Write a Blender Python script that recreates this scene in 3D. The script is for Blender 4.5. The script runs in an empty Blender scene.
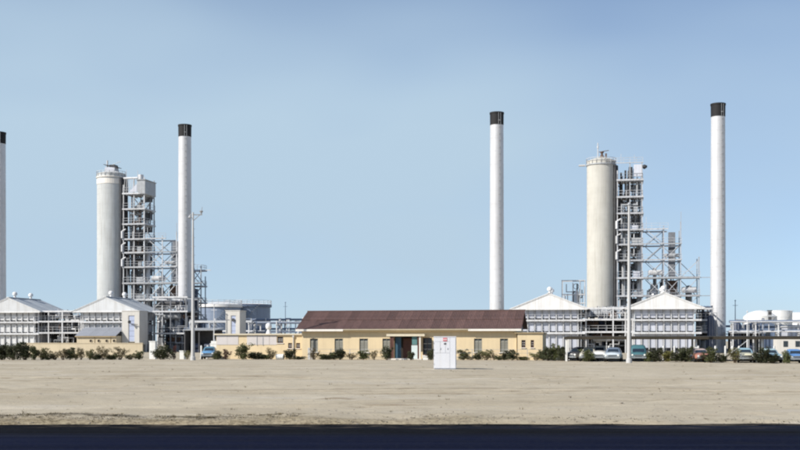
import bpy, math, random
import numpy as np
from mathutils import Vector, Matrix

R = math.radians
rng = random.Random(11)
scene = bpy.context.scene
col = scene.collection

# ------------------------------------------------------------------ camera
cam_data = bpy.data.cameras.new("camera")
cam = bpy.data.objects.new("camera", cam_data)
col.objects.link(cam)
cam.location = (0, 0, 2.0)
cam.rotation_euler = (R(90), 0, 0)
cam_data.sensor_width = 36.0
cam_data.lens = 36.0 * 1100 / 800
cam_data.shift_y = 116 / 800
cam_data.clip_start = 0.5
cam_data.clip_end = 12000
scene.camera = cam
scene.cycles.filter_width = 2.1
scene.render.resolution_x, scene.render.resolution_y = 1024, 576

# ------------------------------------------------------------------ sky and sun
SUN_EL, SUN_AZ = 36.0, 60.0           # elevation; degrees to the left of straight behind the camera
to_sun = Vector((-math.sin(R(SUN_AZ)) * math.cos(R(SUN_EL)), -math.cos(R(SUN_AZ)) * math.cos(R(SUN_EL)), math.sin(R(SUN_EL))))
world = bpy.data.worlds.new("World")
scene.world = world
world.use_nodes = True
wn = world.node_tree
wn.nodes.clear()
sky = wn.nodes.new("ShaderNodeTexSky")
sky.sky_type = 'NISHITA'
sky.sun_disc = False
sky.sun_elevation = R(SUN_EL)
sky.sun_rotation = math.atan2(to_sun.x, to_sun.y)
sky.altitude = 0
sky.air_density = 0.6
sky.dust_density = 0.4
sky.ozone_density = 2.5
bg = wn.nodes.new("ShaderNodeBackground")
bg.inputs["Strength"].default_value = 0.125
wo = wn.nodes.new("ShaderNodeOutputWorld")
# a thin high veil over the blue, thickest towards the horizon all the way round, with soft uneven streaks
wl = wn.links.new
wtc = wn.nodes.new("ShaderNodeTexCoord")
wsep = wn.nodes.new("ShaderNodeSeparateXYZ")
wl(wtc.outputs["Generated"], wsep.inputs[0])
wel = wn.nodes.new("ShaderNodeMapRange")
wel.interpolation_type = 'SMOOTHSTEP'
for k_, v_ in zip(("From Min", "From Max", "To Min", "To Max"), (0.02, 0.60, 0.93, 0.03)):
    wel.inputs[k_].default_value = v_
wl(wsep.outputs["Z"], wel.inputs["Value"])
wmp = wn.nodes.new("ShaderNodeMapping")
wmp.inputs["Scale"].default_value = (1.0, 1.0, 2.58)
wmp.inputs["Location"].default_value = (-2.92, 2.166, -4.605)
wl(wtc.outputs["Generated"], wmp.inputs[0])
wnz = wn.nodes.new("ShaderNodeTexNoise")
wnz.inputs["Scale"].default_value = 1.7
wnz.inputs["Detail"].default_value = 3
wnz.inputs["Roughness"].default_value = 0.45
wl(wmp.outputs[0], wnz.inputs["Vector"])
wvr = wn.nodes.new("ShaderNodeMapRange")
for k_, v_ in zip(("From Min", "From Max", "To Min", "To Max"), (0.3, 0.7, -0.38, 0.36)):
    wvr.inputs[k_].default_value = v_
wl(wnz.outputs["Fac"], wvr.inputs["Value"])
wad = wn.nodes.new("ShaderNodeMath")
wad.operation = 'ADD'
wad.use_clamp = True
wl(wel.outputs[0], wad.inputs[0])
wl(wvr.outputs[0], wad.inputs[1])
wmx = wn.nodes.new("ShaderNodeMix")
wmx.data_type = 'RGBA'
wmx.inputs[7].default_value = (3.2, 4.2, 5.12, 1)
wl(wad.outputs[0], wmx.inputs["Factor"])
wl(sky.outputs[0], wmx.inputs[6])
wl(wmx.outputs[2], bg.inputs[0])
wn.links.new(bg.outputs[0], wo.inputs[0])

sun_data = bpy.data.lights.new("sun", 'SUN')
sun_data.energy = 4.7
sun_data.angle = R(0.5)
sun_data.color = (1.0, 0.95, 0.86)
sun = bpy.data.objects.new("sun", sun_data)
col.objects.link(sun)
sun.rotation_euler = to_sun.to_track_quat('Z', 'Y').to_euler()
sun.location = (-60, -30, 60)

vs = scene.view_settings
vs.view_transform = 'Standard'
vs.look = 'None'
vs.exposure = 0.27
vs.gamma = 1.0
vs.use_curve_mapping = False

# ------------------------------------------------------------------ the plant grid: everything is squared to one survey grid turned 11 degrees
ALPHA = R(11)
UX = Vector((math.cos(ALPHA), -math.sin(ALPHA), 0))
VX = Vector((math.sin(ALPHA), math.cos(ALPHA), 0))
UNIT = -97.6                           # the left process unit repeats the right one at this offset


def grid(s, t, z=0.0):
    p = Vector((0, 129, 0)) + UX * s + VX * t
    return Vector((p.x, p.y, z))


# ------------------------------------------------------------------ materials
MATS = {}


def mat(name, rgb, rough=0.75, var=0.12, scale=1.2, bump=0.0, bump_scale=20.0, streak=0.0, metal=0.0, rnd=0.0, spec=0.4, dirt=None, coat=0.0):
    m = bpy.data.materials.new(name)
    m.use_nodes = True
    nt = m.node_tree
    L = nt.links.new
    p = nt.nodes["Principled BSDF"]
    p.inputs["Roughness"].default_value = rough
    p.inputs["Metallic"].default_value = metal
    p.inputs["Specular IOR Level"].default_value = spec
    if coat:
        p.inputs["Coat Weight"].default_value = coat
    tc = nt.nodes.new("ShaderNodeTexCoord")
    nz = nt.nodes.new("ShaderNodeTexNoise")
    nz.inputs["Scale"].default_value = scale
    nz.inputs["Detail"].default_value = 5
    nz.inputs["Roughness"].default_value = 0.65
    L(tc.outputs["Object"], nz.inputs["Vector"])
    mr = nt.nodes.new("ShaderNodeMapRange")
    mr.inputs["From Min"].default_value = 0.3
    mr.inputs["From Max"].default_value = 0.7
    mr.inputs["To Min"].default_value = 1 - var
    mr.inputs["To Max"].default_value = 1 + var
    L(nz.outputs["Fac"], mr.inputs["Value"])
    val = mr.outputs[0]
    if rnd:
        oi = nt.nodes.new("ShaderNodeObjectInfo")
        m2 = nt.nodes.new("ShaderNodeMapRange")
        m2.inputs["To Min"].default_value = 1 - rnd
        m2.inputs["To Max"].default_value = 1 + rnd
        L(oi.outputs["Random"], m2.inputs["Value"])
        mu = nt.nodes.new("ShaderNodeMath")
        mu.operation = 'MULTIPLY'
        L(val, mu.inputs[0])
        L(m2.outputs[0], mu.inputs[1])
        val = mu.outputs[0]
    vm = nt.nodes.new("ShaderNodeVectorMath")
    vm.operation = 'SCALE'
    vm.inputs[0].default_value = rgb
    L(val, vm.inputs["Scale"])
    out = vm.outputs[0]
    if streak:
        mp = nt.nodes.new("ShaderNodeMapping")
        mp.inputs["Scale"].default_value = (2.2, 2.2, 0.12)
        L(tc.outputs["Object"], mp.inputs[0])
        n2 = nt.nodes.new("ShaderNodeTexNoise")
        n2.inputs["Scale"].default_value = 1.6
        n2.inputs["Detail"].default_value = 6
        L(mp.outputs[0], n2.inputs["Vector"])
        r2 = nt.nodes.new("ShaderNodeMapRange")
        r2.inputs["From Min"].default_value = 0.48
        r2.inputs["From Max"].default_value = 0.78
        r2.inputs["To Max"].default_value = streak
        L(n2.outputs["Fac"], r2.inputs["Value"])
        mx = nt.nodes.new("ShaderNodeMix")
        mx.data_type = 'RGBA'
        L(r2.outputs[0], mx.inputs["Factor"])
        L(out, mx.inputs[6])
        d = dirt or (rgb[0] * 0.45, rgb[1] * 0.38, rgb[2] * 0.3)
        mx.inputs[7].default_value = (*d, 1)
        out = mx.outputs[2]
    L(out, p.inputs["Base Color"])
    if bump:
        n3 = nt.nodes.new("ShaderNodeTexNoise")
        n3.inputs["Scale"].default_value = bump_scale
        n3.inputs["Detail"].default_value = 4
        L(tc.outputs["Object"], n3.inputs["Vector"])
        b = nt.nodes.new("ShaderNodeBump")
        b.inputs["Strength"].default_value = bump
        b.inputs["Distance"].default_value = 0.05
        L(n3.outputs["Fac"], b.inputs["Height"])
        L(b.outputs[0], p.inputs["Normal"])
    MATS[name] = m
    return m


mat("white_sheet", (0.72, 0.72, 0.72), 0.6, 0.05, 0.7, streak=0.35, rnd=0.04)
mat("grey_sheet", (0.58, 0.595, 0.61), 0.6, 0.06, 0.7, streak=0.4, rnd=0.06)
mat("white_panel", (0.57, 0.59, 0.66), 0.55, 0.06, 0.8, streak=0.5, rnd=0.13, dirt=(0.36, 0.33, 0.29))
mat("white_steel", (0.60, 0.605, 0.62), 0.5, 0.14, 1.5, streak=0.55, rnd=0.14)
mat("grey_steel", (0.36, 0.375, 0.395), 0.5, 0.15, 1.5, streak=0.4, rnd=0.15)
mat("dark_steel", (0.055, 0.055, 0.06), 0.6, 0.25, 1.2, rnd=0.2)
mat("rust_steel", (0.13, 0.075, 0.05), 0.75, 0.3, 1.2, rnd=0.2)
mat("aluminium", (0.62, 0.63, 0.65), 0.42, 0.06, 0.8, streak=0.25, metal=0.25, rnd=0.05)
mat("stack_paint", (0.60, 0.60, 0.615), 0.45, 0.06, 0.5, streak=0.4, metal=0.15, dirt=(0.4, 0.39, 0.38))
mat("stack_black", (0.012, 0.012, 0.013), 0.75, 0.3, 1.0)
mat("concrete_warm", (0.53, 0.515, 0.47), 0.85, 0.06, 0.5, streak=0.3)
mat("concrete_grey", (0.50, 0.515, 0.515), 0.85, 0.06, 0.5, streak=0.35)
mat("shed_roof", (0.40, 0.43, 0.46), 0.55, 0.10, 0.8, streak=0.3, rnd=0.06)
mat("pump_roof", (0.24, 0.255, 0.29), 0.7, 0.10, 1.2, rnd=0.06)
mat("maroon_sheet", (0.130, 0.075, 0.065), 0.75, 0.22, 0.9, streak=0.55, rnd=0.2, dirt=(0.06, 0.045, 0.05))
mat("cream_stucco", (0.68, 0.55, 0.355), 0.9, 0.06, 0.5, bump=0.35, bump_scale=14, streak=0.22, dirt=(0.42, 0.33, 0.22))
mat("beige_stucco", (0.54, 0.46, 0.33), 0.9, 0.08, 0.5, bump=0.35, bump_scale=14, streak=0.3, dirt=(0.36, 0.29, 0.2))
mat("pale_stucco", (0.58, 0.56, 0.525), 0.9, 0.06, 0.5, bump=0.3, bump_scale=14, streak=0.3, dirt=(0.38, 0.34, 0.3))
mat("pink_board", (0.56, 0.52, 0.50), 0.8, 0.05, 0.6, rnd=0.05)
mat("cream_trim", (0.62, 0.55, 0.42), 0.7, 0.06, 0.8, streak=0.2)
mat("white_trim", (0.76, 0.72, 0.66), 0.6, 0.05, 0.8, streak=0.2)
mat("gutter_brown", (0.34, 0.26, 0.15), 0.7, 0.15, 0.8)
mat("carport_brown", (0.034, 0.027, 0.017), 0.8, 0.25, 0.8, rnd=0.15)
mat("wood_brown", (0.10, 0.042, 0.03), 0.7, 0.2, 2.0)
mat("door_blue", (0.04, 0.095, 0.14), 0.5, 0.1, 1.5)
mat("door_teal", (0.10, 0.21, 0.21), 0.4, 0.1, 1.5)
mat("door_pale", (0.58, 0.66, 0.66), 0.5, 0.06, 1.5)
mat("shutter_grey", (0.24, 0.235, 0.20), 0.7, 0.12, 2.0, rnd=0.1)
mat("dark_room", (0.03, 0.024, 0.02), 0.9, 0.2, 1.0)
mat("window_glass", (0.03, 0.04, 0.05), 0.12, 0.1, 1.0, spec=0.6)
mat("stair_glass", (0.42, 0.47, 0.62), 0.25, 0.06, 1.0, spec=0.6)
mat("tank_blue", (0.20, 0.25, 0.34), 0.5, 0.08, 0.3, streak=0.3, metal=0.0)
mat("tank_white", (0.72, 0.72, 0.71), 0.5, 0.05, 0.3, streak=0.2)
mat("frame_steel", (0.47, 0.48, 0.505), 0.5, 0.16, 1.5, streak=0.55, rnd=0.2)
mat("frame_light", (0.52, 0.53, 0.55), 0.5, 0.16, 1.5, streak=0.55, rnd=0.2)
mat("mid_steel", (0.17, 0.18, 0.20), 0.55, 0.2, 1.2, rnd=0.2)
mat("blue_steel", (0.13, 0.17, 0.25), 0.5, 0.15, 0.6, rnd=0.15)
mat("vessel_navy_shade", (0.05, 0.065, 0.11), 0.5, 0.2, 0.6, rnd=0.15)  # dark navy tone carries the shade around the chimney feet
mat("cabinet_white", (0.68, 0.69, 0.73), 0.4, 0.025, 1.2, streak=0.25, dirt=(0.55, 0.52, 0.48))
mat("cabinet_seam", (0.48, 0.50, 0.55), 0.6, 0.05, 1.2)
mat("sign_red", (0.60, 0.12, 0.15), 0.5, 0.05, 3.0)
mat("pole_concrete", (0.50, 0.50, 0.50), 0.8, 0.08, 0.6, streak=0.35)
mat("post_white", (0.72, 0.72, 0.70), 0.6, 0.06, 1.2, streak=0.3)
mat("chrome", (0.6, 0.61, 0.62), 0.18, 0.03, 3.0, metal=1.0)
mat("rubber", (0.012, 0.012, 0.012), 0.85, 0.2, 4.0)
mat("car_glass", (0.02, 0.03, 0.045), 0.08, 0.05, 2.0, spec=0.7)
mat("lamp_glass", (0.75, 0.76, 0.72), 0.15, 0.03, 3.0)
mat("stem", (0.10, 0.07, 0.045), 0.9, 0.2, 4.0)
mat("stone", (0.33, 0.295, 0.245), 0.9, 0.25, 6.0, rnd=0.2)
mat("scrub", (0.13, 0.105, 0.055), 0.9, 0.35, 3.0)
for nm, c in dict(dark=(0.048, 0.054, 0.024), green=(0.085, 0.096, 0.036), olive=(0.14, 0.132, 0.056), dry=(0.15, 0.122, 0.066),
                  red=(0.085, 0.032, 0.028), yellow=(0.17, 0.16, 0.045)).items():
    mat("leaf_" + nm, c, 0.6, 0.45, 3.5, rnd=0.3, spec=0.3)


# ------------------------------------------------------------------ mesh helpers
class MB:
    def __init__(self):
        self.v, self.f = [], []

    def quad(self, *pts):
        n = len(self.v)
        self.v += [tuple(p) for p in pts]
        self.f.append(tuple(range(n, n + len(pts))))
        return self

    def box(self, x0, x1, y0, y1, z0, z1):
        n = len(self.v)
        self.v += [(x0, y0, z0), (x1, y0, z0), (x1, y1, z0), (x0, y1, z0), (x0, y0, z1), (x1, y0, z1), (x1, y1, z1), (x0, y1, z1)]
        self.f += [tuple(n + i for i in q) for q in ((0, 3, 2, 1), (4, 5, 6, 7), (0, 1, 5, 4), (1, 2, 6, 5), (2, 3, 7, 6), (3, 0, 4, 7))]
        return self

    def beam(self, p0, p1, w=0.15, h=None):
        h = h or w
        p0, p1 = Vector(p0), Vector(p1)
        d = (p1 - p0).normalized()
        up = Vector((0, 0, 1)) if abs(d.z) < 0.95 else Vector((0, 1, 0))
        sx = d.cross(up).normalized() * (w / 2)
        sz = sx.cross(d).normalized() * (h / 2)
        n = len(self.v)
        for p in (p0, p1):
            self.v += [tuple(p - sx - sz), tuple(p + sx - sz), tuple(p + sx + sz), tuple(p - sx + sz)]
        self.f += [tuple(n + i for i in q) for q in ((0, 1, 2, 3), (7, 6, 5, 4), (0, 4, 5, 1), (1, 5, 6, 2), (2, 6, 7, 3), (3, 7, 4, 0))]
        return self

    def tube(self, p0, p1, r0, r1=None, n=8):
        r1 = r0 if r1 is None else r1
        p0, p1 = Vector(p0), Vector(p1)
        d = (p1 - p0).normalized()
        up = Vector((0, 0, 1)) if abs(d.z) < 0.95 else Vector((1, 0, 0))
        a = d.cross(up).normalized()
        b = a.cross(d).normalized()
        k = len(self.v)
        for p, r in ((p0, r0), (p1, r1)):
            for i in range(n):
                t = 2 * math.pi * i / n
                self.v.append(tuple(p + (a * math.cos(t) + b * math.sin(t)) * r))
        for i in range(n):
            j = (i + 1) % n
            self.f.append((k + i, k + n + i, k + n + j, k + j))
        self.f.append(tuple(k + i for i in range(n)))
        self.f.append(tuple(k + n + i for i in reversed(range(n))))
        return self

    def path(self, pts, r, n=8):
        for a, b in zip(pts[:-1], pts[1:]):
            d = (Vector(b) - Vector(a)).normalized() * (r * 0.8)
            self.tube(Vector(a) - d, Vector(b) + d, r, n=n)
        return self

    def lathe(self, prof, n=24, cx=0.0, cy=0.0, cap=True):
        k = len(self.v)
        for r, z in prof:
            for i in range(n):
                t = 2 * math.pi * i / n
                self.v.append((cx + r * math.cos(t), cy + r * math.sin(t), z))
        for q in range(len(prof) - 1):
            for i in range(n):
                j = (i + 1) % n
                self.f.append((k + q * n + i, k + q * n + j, k + (q + 1) * n + j, k + (q + 1) * n + i))
        if cap:
            self.f.append(tuple(k + i for i in reversed(range(n))))
            m = k + (len(prof) - 1) * n
            self.f.append(tuple(m + i for i in range(n)))
        return self

    def prism(self, poly, y0, y1):
        """poly in x,z counter-clockwise seen from the front, extruded y0 -> y1"""
        k, n = len(self.v), len(poly)
        self.v += [(x, y0, z) for x, z in poly] + [(x, y1, z) for x, z in poly]
        self.f.append(tuple(k + i for i in range(n)))
        self.f.append(tuple(k + n + i for i in reversed(range(n))))
        for i in range(n):
            j = (i + 1) % n
            self.f.append((k + j, k + i, k + n + i, k + n + j))
        return self

    def slab(self, a, b, c, d, th):
        """a sheet through four corners with thickness th downwards along its normal"""
        a, b, c, d = map(Vector, (a, b, c, d))
        nrm = (b - a).cross(d - a).normalized() * th
        k = len(self.v)
        self.v += [tuple(p) for p in (a, b, c, d)] + [tuple(p - nrm) for p in (a, b, c, d)]
        self.f += [tuple(k + i for i in q) for q in ((0, 1, 2, 3), (7, 6, 5, 4), (0, 4, 5, 1), (1, 5, 6, 2), (2, 6, 7, 3), (3, 7, 4, 0))]
        return self

    def mesh(self, name, material, smooth=False):
        me = bpy.data.meshes.new(name)
        me.from_pydata(self.v, [], self.f)
        me.materials.append(MATS[material] if isinstance(material, str) else material)
        if smooth:
            me.polygons.foreach_set("use_smooth", [True] * len(me.polygons))
            me.set_sharp_from_angle(angle=R(40))
        me.update()
        return me

    def build(self, name, material, parent=None, smooth=False):
        return put(name, self.mesh(name, material, smooth), parent)


def put(name, me, parent=None, loc=(0, 0, 0), rz=0.0, scale=None):
    o = bpy.data.objects.new(name, me)
    col.objects.link(o)
    o.location = loc
    o.rotation_euler = (0, 0, rz)
    if scale:
        o.scale = scale
    o.parent = parent
    return o


def tag(o, label=None, cat=None, group=None, kind=None):
    if label:
        o["label"] = label
    if cat:
        o["category"] = cat
    if group:
        o["group"] = group
    if kind:
        o["kind"] = kind
    return o


def thing(name, label, cat, loc=(0, 0, 0), rz=0.0, group=None):
    o = bpy.data.objects.new(name, None)
    o.empty_display_size = 0.2
    col.objects.link(o)
    o.location = loc
    o.rotation_euler = (0, 0, rz)
    return tag(o, label, cat, group)


def on_grid(name, label, cat, s, t, group=None, z=0.0):
    return thing(name, label, cat, grid(s, t, z), -ALPHA, group)


def wall_cells(mb, x0, x1, z0, z1, y0, y1, openings):
    """a wall slab x0..x1, z0..z1 with rectangular holes (a, b, c, d) = x from, x to, z from, z to"""
    xs = sorted({x0, x1, *[o[0] for o in openings], *[o[1] for o in openings]})
    for xa, xb in zip(xs[:-1], xs[1:]):
        holes = sorted((o[2], o[3]) for o in openings if o[0] <= xa + 1e-6 and o[1] >= xb - 1e-6)
        z = z0
        for c, d in holes:
            if c > z:
                mb.box(xa, xb, y0, y1, z, c)
            z = d
        if z < z1:
            mb.box(xa, xb, y0, y1, z, z1)
    return mb


def railing_pts(mb, pts, h=1.05, r=0.03, step=1.6):
    for a, b in zip(pts[:-1], pts[1:]):
        a, b = Vector(a), Vector(b)
        n = max(1, round((b - a).length / step))
        for hh in (h, h * 0.55):
            mb.beam(a + Vector((0, 0, hh)), b + Vector((0, 0, hh)), r * 2)
        for i in range(n + 1):
            p = a.lerp(b, i / n)
            mb.beam(p, p + Vector((0, 0, h)), r * 2)
    return mb

# ------------------------------------------------------------------ ground, road
def fbm2(x, y, seed, octs=4, base=1.0):
    """cheap value noise on arrays"""
    out = np.zeros_like(x)
    amp, fr = 1.0, base
    for o in range(octs):
        xi, yi = np.floor(x * fr).astype(np.int64), np.floor(y * fr).astype(np.int64)
        fx, fy = x * fr - xi, y * fr - yi
        fx, fy = fx * fx * (3 - 2 * fx), fy * fy * (3 - 2 * fy)

        def h(a, b):
            n = (a * 374761393 + b * 668265263 + (seed + o * 101) * 1442695041) & 0x7fffffff
            n = ((n ^ (n >> 13)) * 1274126177) & 0x7fffffff
            return (n & 0xffff) / 65535.0
        v = (h(xi, yi) * (1 - fx) + h(xi + 1, yi) * fx) * (1 - fy) + (h(xi, yi + 1) * (1 - fx) + h(xi + 1, yi + 1) * fx) * fy
        out += amp * (v - 0.5)
        amp *= 0.5
        fr *= 2.1
    return out


def spread(lo, hi, step, far, k=1.25):
    a = list(np.arange(lo, hi + 1e-6, step))
    d, x = step, a[-1]
    while x < far:
        d *= k
        x += d
        a.append(x)
    d, x = step, a[0]
    pre = []
    while x > -far:
        d *= k
        x -= d
        pre.append(x)
    return np.array(pre[::-1] + a)


gx = spread(-46, 46, 0.25, 6000)
gy = np.concatenate([spread(25.0, 25.1, 0.1, 6000)[:0], -np.array([6000, 2500, 1000, 400, 150, 60, 20, 5.0]) + 20, np.arange(24.6, 34, 0.07),
                     np.arange(34, 60, 0.16), np.arange(60, 122, 0.4), 122 * 1.12 ** np.arange(0, 36)])
GX, GY = np.meshgrid(gx, gy)
EDGE = 27.15
edge = EDGE + 0.55 * fbm2(GX, GX * 0 + 3.3, 5, 5, 0.45) + 0.2 * np.clip(GX / 12, -1, 1)
ramp = np.clip((GY - edge) / 0.8, 0, 1)
ramp = ramp * ramp * (3 - 2 * ramp)
near = np.clip((118 - GY) / 25, 0, 1) * np.clip((46 - np.abs(GX)) / 6, 0, 1)
rel = 0.025 * fbm2(GX, GY, 71, 3, 3.0) + 0.16 * fbm2(GX * 0.4, GY, 1, 4, 0.16) + 0.06 * fbm2(GX, GY, 2, 4, 0.9) + 0.03 * fbm2(GX * 0.4, GY, 9, 3, 1.1)
# a low ragged berm left by the road grader, and old wheel ruts along the verge
berm = 0.07 * np.exp(-((GY - 28.75) / 0.5) ** 2) * np.clip(0.6 + 2.2 * fbm2(GX, GX * 0 + 7.7, 12, 3, 0.35) - GX / 14, 0, 1.6)
ruts = np.zeros_like(GX)
for c, am, ph in ((33.5, 0.035, 0.3), (35.2, 0.035, 0.3), (42.0, 0.05, 1.9), (44.0, 0.05, 1.9), (58.0, 0.05, 4.0), (60.5, 0.05, 4.0)):
    cy = c + 0.9 * np.sin(GX * 0.07 + ph) + 0.6 * fbm2(GX, GX * 0 + c, 31, 2, 0.2)
    ruts -= am * np.exp(-((GY - cy) / 0.28) ** 2) - 0.5 * am * np.exp(-((GY - cy - 0.5) / 0.25) ** 2)
GZ = ramp * (0.02 + (rel + ruts + berm) * near) - (1 - ramp) * 0.2
GZ = np.where(GY > 118, np.minimum(GZ, 0.0), GZ)
ny, nx = GX.shape
gv = np.stack([GX, GY, GZ], -1).reshape(-1, 3)
idx = np.arange(ny * nx).reshape(ny, nx)
gf = np.stack([idx[:-1, :-1], idx[:-1, 1:], idx[1:, 1:], idx[1:, :-1]], -1).reshape(-1, 4)
gme = bpy.data.meshes.new("ground")
gme.from_pydata(gv.tolist(), [], gf.tolist())
# wear of the surface that has a shape of its own: wheel tracks, gravel shoulder, litter line on the berm
track = np.clip(-ruts / 0.05, 0, 1) * np.clip(0.55 + 1.6 * fbm2(GX, GY, 51, 3, 0.12), 0, 1)
for c, sl, x0, x1, am in ((80.0, -0.35, -60, -24, 1.0), (45.5, 0.0, -11, 8, 0.9), (46.8, 0.03, 0, 14, 0.6)):
    cy = c + sl * (GX + 24) * (c > 70) + 0.5 * np.sin(GX * 0.21 + c) + 0.4 * fbm2(GX, GX * 0 + c, 77, 3, 0.4)
    track = np.maximum(track, am * np.exp(-((GY - cy) / (0.55 if c > 70 else 0.35)) ** 2) * np.clip((GX - x0) / 4, 0, 1) * np.clip((x1 - GX) / 4, 0, 1) * np.clip(0.8 + fbm2(GX, GY, 61, 3, 0.7), 0, 1))
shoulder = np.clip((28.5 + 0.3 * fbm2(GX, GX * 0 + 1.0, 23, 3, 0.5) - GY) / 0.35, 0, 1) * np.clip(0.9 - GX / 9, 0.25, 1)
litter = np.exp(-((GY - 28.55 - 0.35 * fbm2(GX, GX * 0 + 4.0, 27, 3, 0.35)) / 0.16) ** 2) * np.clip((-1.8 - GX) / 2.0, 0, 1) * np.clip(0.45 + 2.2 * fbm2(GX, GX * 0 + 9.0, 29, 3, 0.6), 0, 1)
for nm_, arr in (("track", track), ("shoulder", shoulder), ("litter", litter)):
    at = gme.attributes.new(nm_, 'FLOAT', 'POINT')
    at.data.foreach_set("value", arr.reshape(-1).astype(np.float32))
gme.polygons.foreach_set("use_smooth", [True] * len(gme.polygons))

m = bpy.data.materials.new("sand")
m.use_nodes = True
nt = m.node_tree
L = nt.links.new
P = nt.nodes["Principled BSDF"]
P.inputs["Roughness"].default_value = 0.95
P.inputs["Specular IOR Level"].default_value = 0.15
geo = nt.nodes.new("ShaderNodeNewGeometry")


def noise(scale3, scale, detail=6, rough=0.6, off=0.0):
    mp = nt.nodes.new("ShaderNodeMapping")
    mp.inputs["Scale"].default_value = scale3
    mp.inputs["Location"].default_value = (off, off * 2, 0)
    L(geo.outputs["Position"], mp.inputs[0])
    n = nt.nodes.new("ShaderNodeTexNoise")
    n.inputs["Scale"].default_value = scale
    n.inputs["Detail"].default_value = detail
    n.inputs["Roughness"].default_value = rough
    L(mp.outputs[0], n.inputs["Vector"])
    return n.outputs["Fac"]


def remap(v, a, b, c=0.0, d=1.0):
    r = nt.nodes.new("ShaderNodeMapRange")
    for k, x in zip(("From Min", "From Max", "To Min", "To Max"), (a, b, c, d)):
        r.inputs[k].default_value = x
    L(v, r.inputs["Value"])
    return r.outputs[0]


def mixc(fac, a, b):
    mx = nt.nodes.new("ShaderNodeMix")
    mx.data_type = 'RGBA'
    L(fac, mx.inputs["Factor"])
    for s_, x in ((6, a), (7, b)):
        if isinstance(x, tuple):
            mx.inputs[s_].default_value = (*x, 1)
        else:
            L(x, mx.inputs[s_])
    return mx.outputs[2]


c = mixc(remap(noise((0.5, 1, 1), 0.22, 7), 0.35, 0.68), (0.475, 0.42, 0.325), (0.375, 0.322, 0.238))
c = mixc(remap(noise((0.3, 1, 1), 0.35, 6, 0.65, 13.0), 0.56, 0.72, 0, 0.8), c, (0.50, 0.46, 0.40))
c = mixc(remap(noise((0.22, 1, 1), 0.6, 7, 0.75, 41.0), 0.56, 0.72, 0, 0.8), c, (0.23, 0.175, 0.115))
c = mixc(remap(noise((1, 1, 1), 5.0, 5, 0.7, 3.0), 0.58, 0.70, 0, 0.65), c, (0.22, 0.18, 0.135))
c = mixc(remap(noise((1, 1, 1), 1.1, 7, 0.75, 63.0), 0.54, 0.70, 0, 0.55), c, (0.30, 0.255, 0.20))


def attr(nm_):
    a_ = nt.nodes.new("ShaderNodeAttribute")
    a_.attribute_name = nm_
    return a_.outputs["Fac"]


def times(a_, b_):
    q_ = nt.nodes.new("ShaderNodeMath")
    q_.operation = 'MULTIPLY'
    L(a_, q_.inputs[0])
    L(b_, q_.inputs[1])
    return q_.outputs[0]


c = mixc(times(attr("track"), remap(noise((1, 1, 1), 2.0, 5, 0.7, 8.0), 0.3, 0.6, 0.35, 0.95)), c, (0.19, 0.15, 0.10))
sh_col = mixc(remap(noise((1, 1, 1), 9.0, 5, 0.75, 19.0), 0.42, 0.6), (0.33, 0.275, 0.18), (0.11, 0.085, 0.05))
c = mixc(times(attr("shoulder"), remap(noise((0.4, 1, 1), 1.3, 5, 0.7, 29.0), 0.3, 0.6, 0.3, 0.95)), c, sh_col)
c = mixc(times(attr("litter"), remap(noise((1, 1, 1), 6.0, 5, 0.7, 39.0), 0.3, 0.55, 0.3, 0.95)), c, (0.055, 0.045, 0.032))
L(c, P.inputs["Base Color"])
bp = nt.nodes.new("ShaderNodeBump")
bp.inputs["Strength"].default_value = 0.6
bp.inputs["Distance"].default_value = 0.04
L(noise((1, 1, 1), 9.0, 6, 0.7, 5.0), bp.inputs["Height"])
L(bp.outputs[0], P.inputs["Normal"])
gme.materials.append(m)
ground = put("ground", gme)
tag(ground, "pale sandy ground with wheel tracks stretching to the plant", kind="structure")

rm = bpy.data.materials.new("asphalt")
rm.use_nodes = True
nt = rm.node_tree
L = nt.links.new
P = nt.nodes["Principled BSDF"]
P.inputs["Roughness"].default_value = 0.85
P.inputs["Specular IOR Level"].default_value = 0.03
geo = nt.nodes.new("ShaderNodeNewGeometry")
c = mixc(remap(noise((0.05, 1.6, 1), 0.9, 6, 0.6), 0.35, 0.7), (0.0025, 0.0035, 0.014), (0.0055, 0.0080, 0.027))
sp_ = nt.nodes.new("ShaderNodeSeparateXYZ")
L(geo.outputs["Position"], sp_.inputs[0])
c = mixc(remap(sp_.outputs["Y"], 23.2, 24.6), c, (0.0035, 0.0033, 0.0045))  # far edge darker: camber shade painted into the asphalt colour
dust = nt.nodes.new("ShaderNodeMath")
dust.operation = 'MULTIPLY'
L(remap(sp_.outputs["Y"], 25.6, 27.6), dust.inputs[0])
L(remap(noise((0.5, 1, 1), 1.6, 6, 0.75, 77.0), 0.50, 0.66, 0, 0.85), dust.inputs[1])
c = mixc(dust.outputs[0], c, (0.20, 0.165, 0.12))
c = mixc(remap(noise((0.03, 2.6, 1), 0.9, 6, 0.6, 9.0), 0.54, 0.70, 0, 0.7), c, (0.022, 0.029, 0.062))
c = mixc(remap(noise((1, 1, 1), 14.0, 4, 0.7, 2.0), 0.52, 0.70, 0, 0.6), c, (0.024, 0.026, 0.034))
c = mixc(remap(noise((0.3, 1, 1), 0.8, 5, 0.7, 91.0), 0.55, 0.66, 0, 0.5), c, (0.012, 0.013, 0.018))
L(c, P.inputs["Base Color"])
bp = nt.nodes.new("ShaderNodeBump")
bp.inputs["Strength"].default_value = 0.4
bp.inputs["Distance"].default_value = 0.015
L(noise((1, 1, 1), 60.0, 4, 0.7), bp.inputs["Height"])
L(bp.outputs[0], P.inputs["Normal"])
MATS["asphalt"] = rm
mb = MB()
rx = np.linspace(-400, 400, 81)
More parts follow.
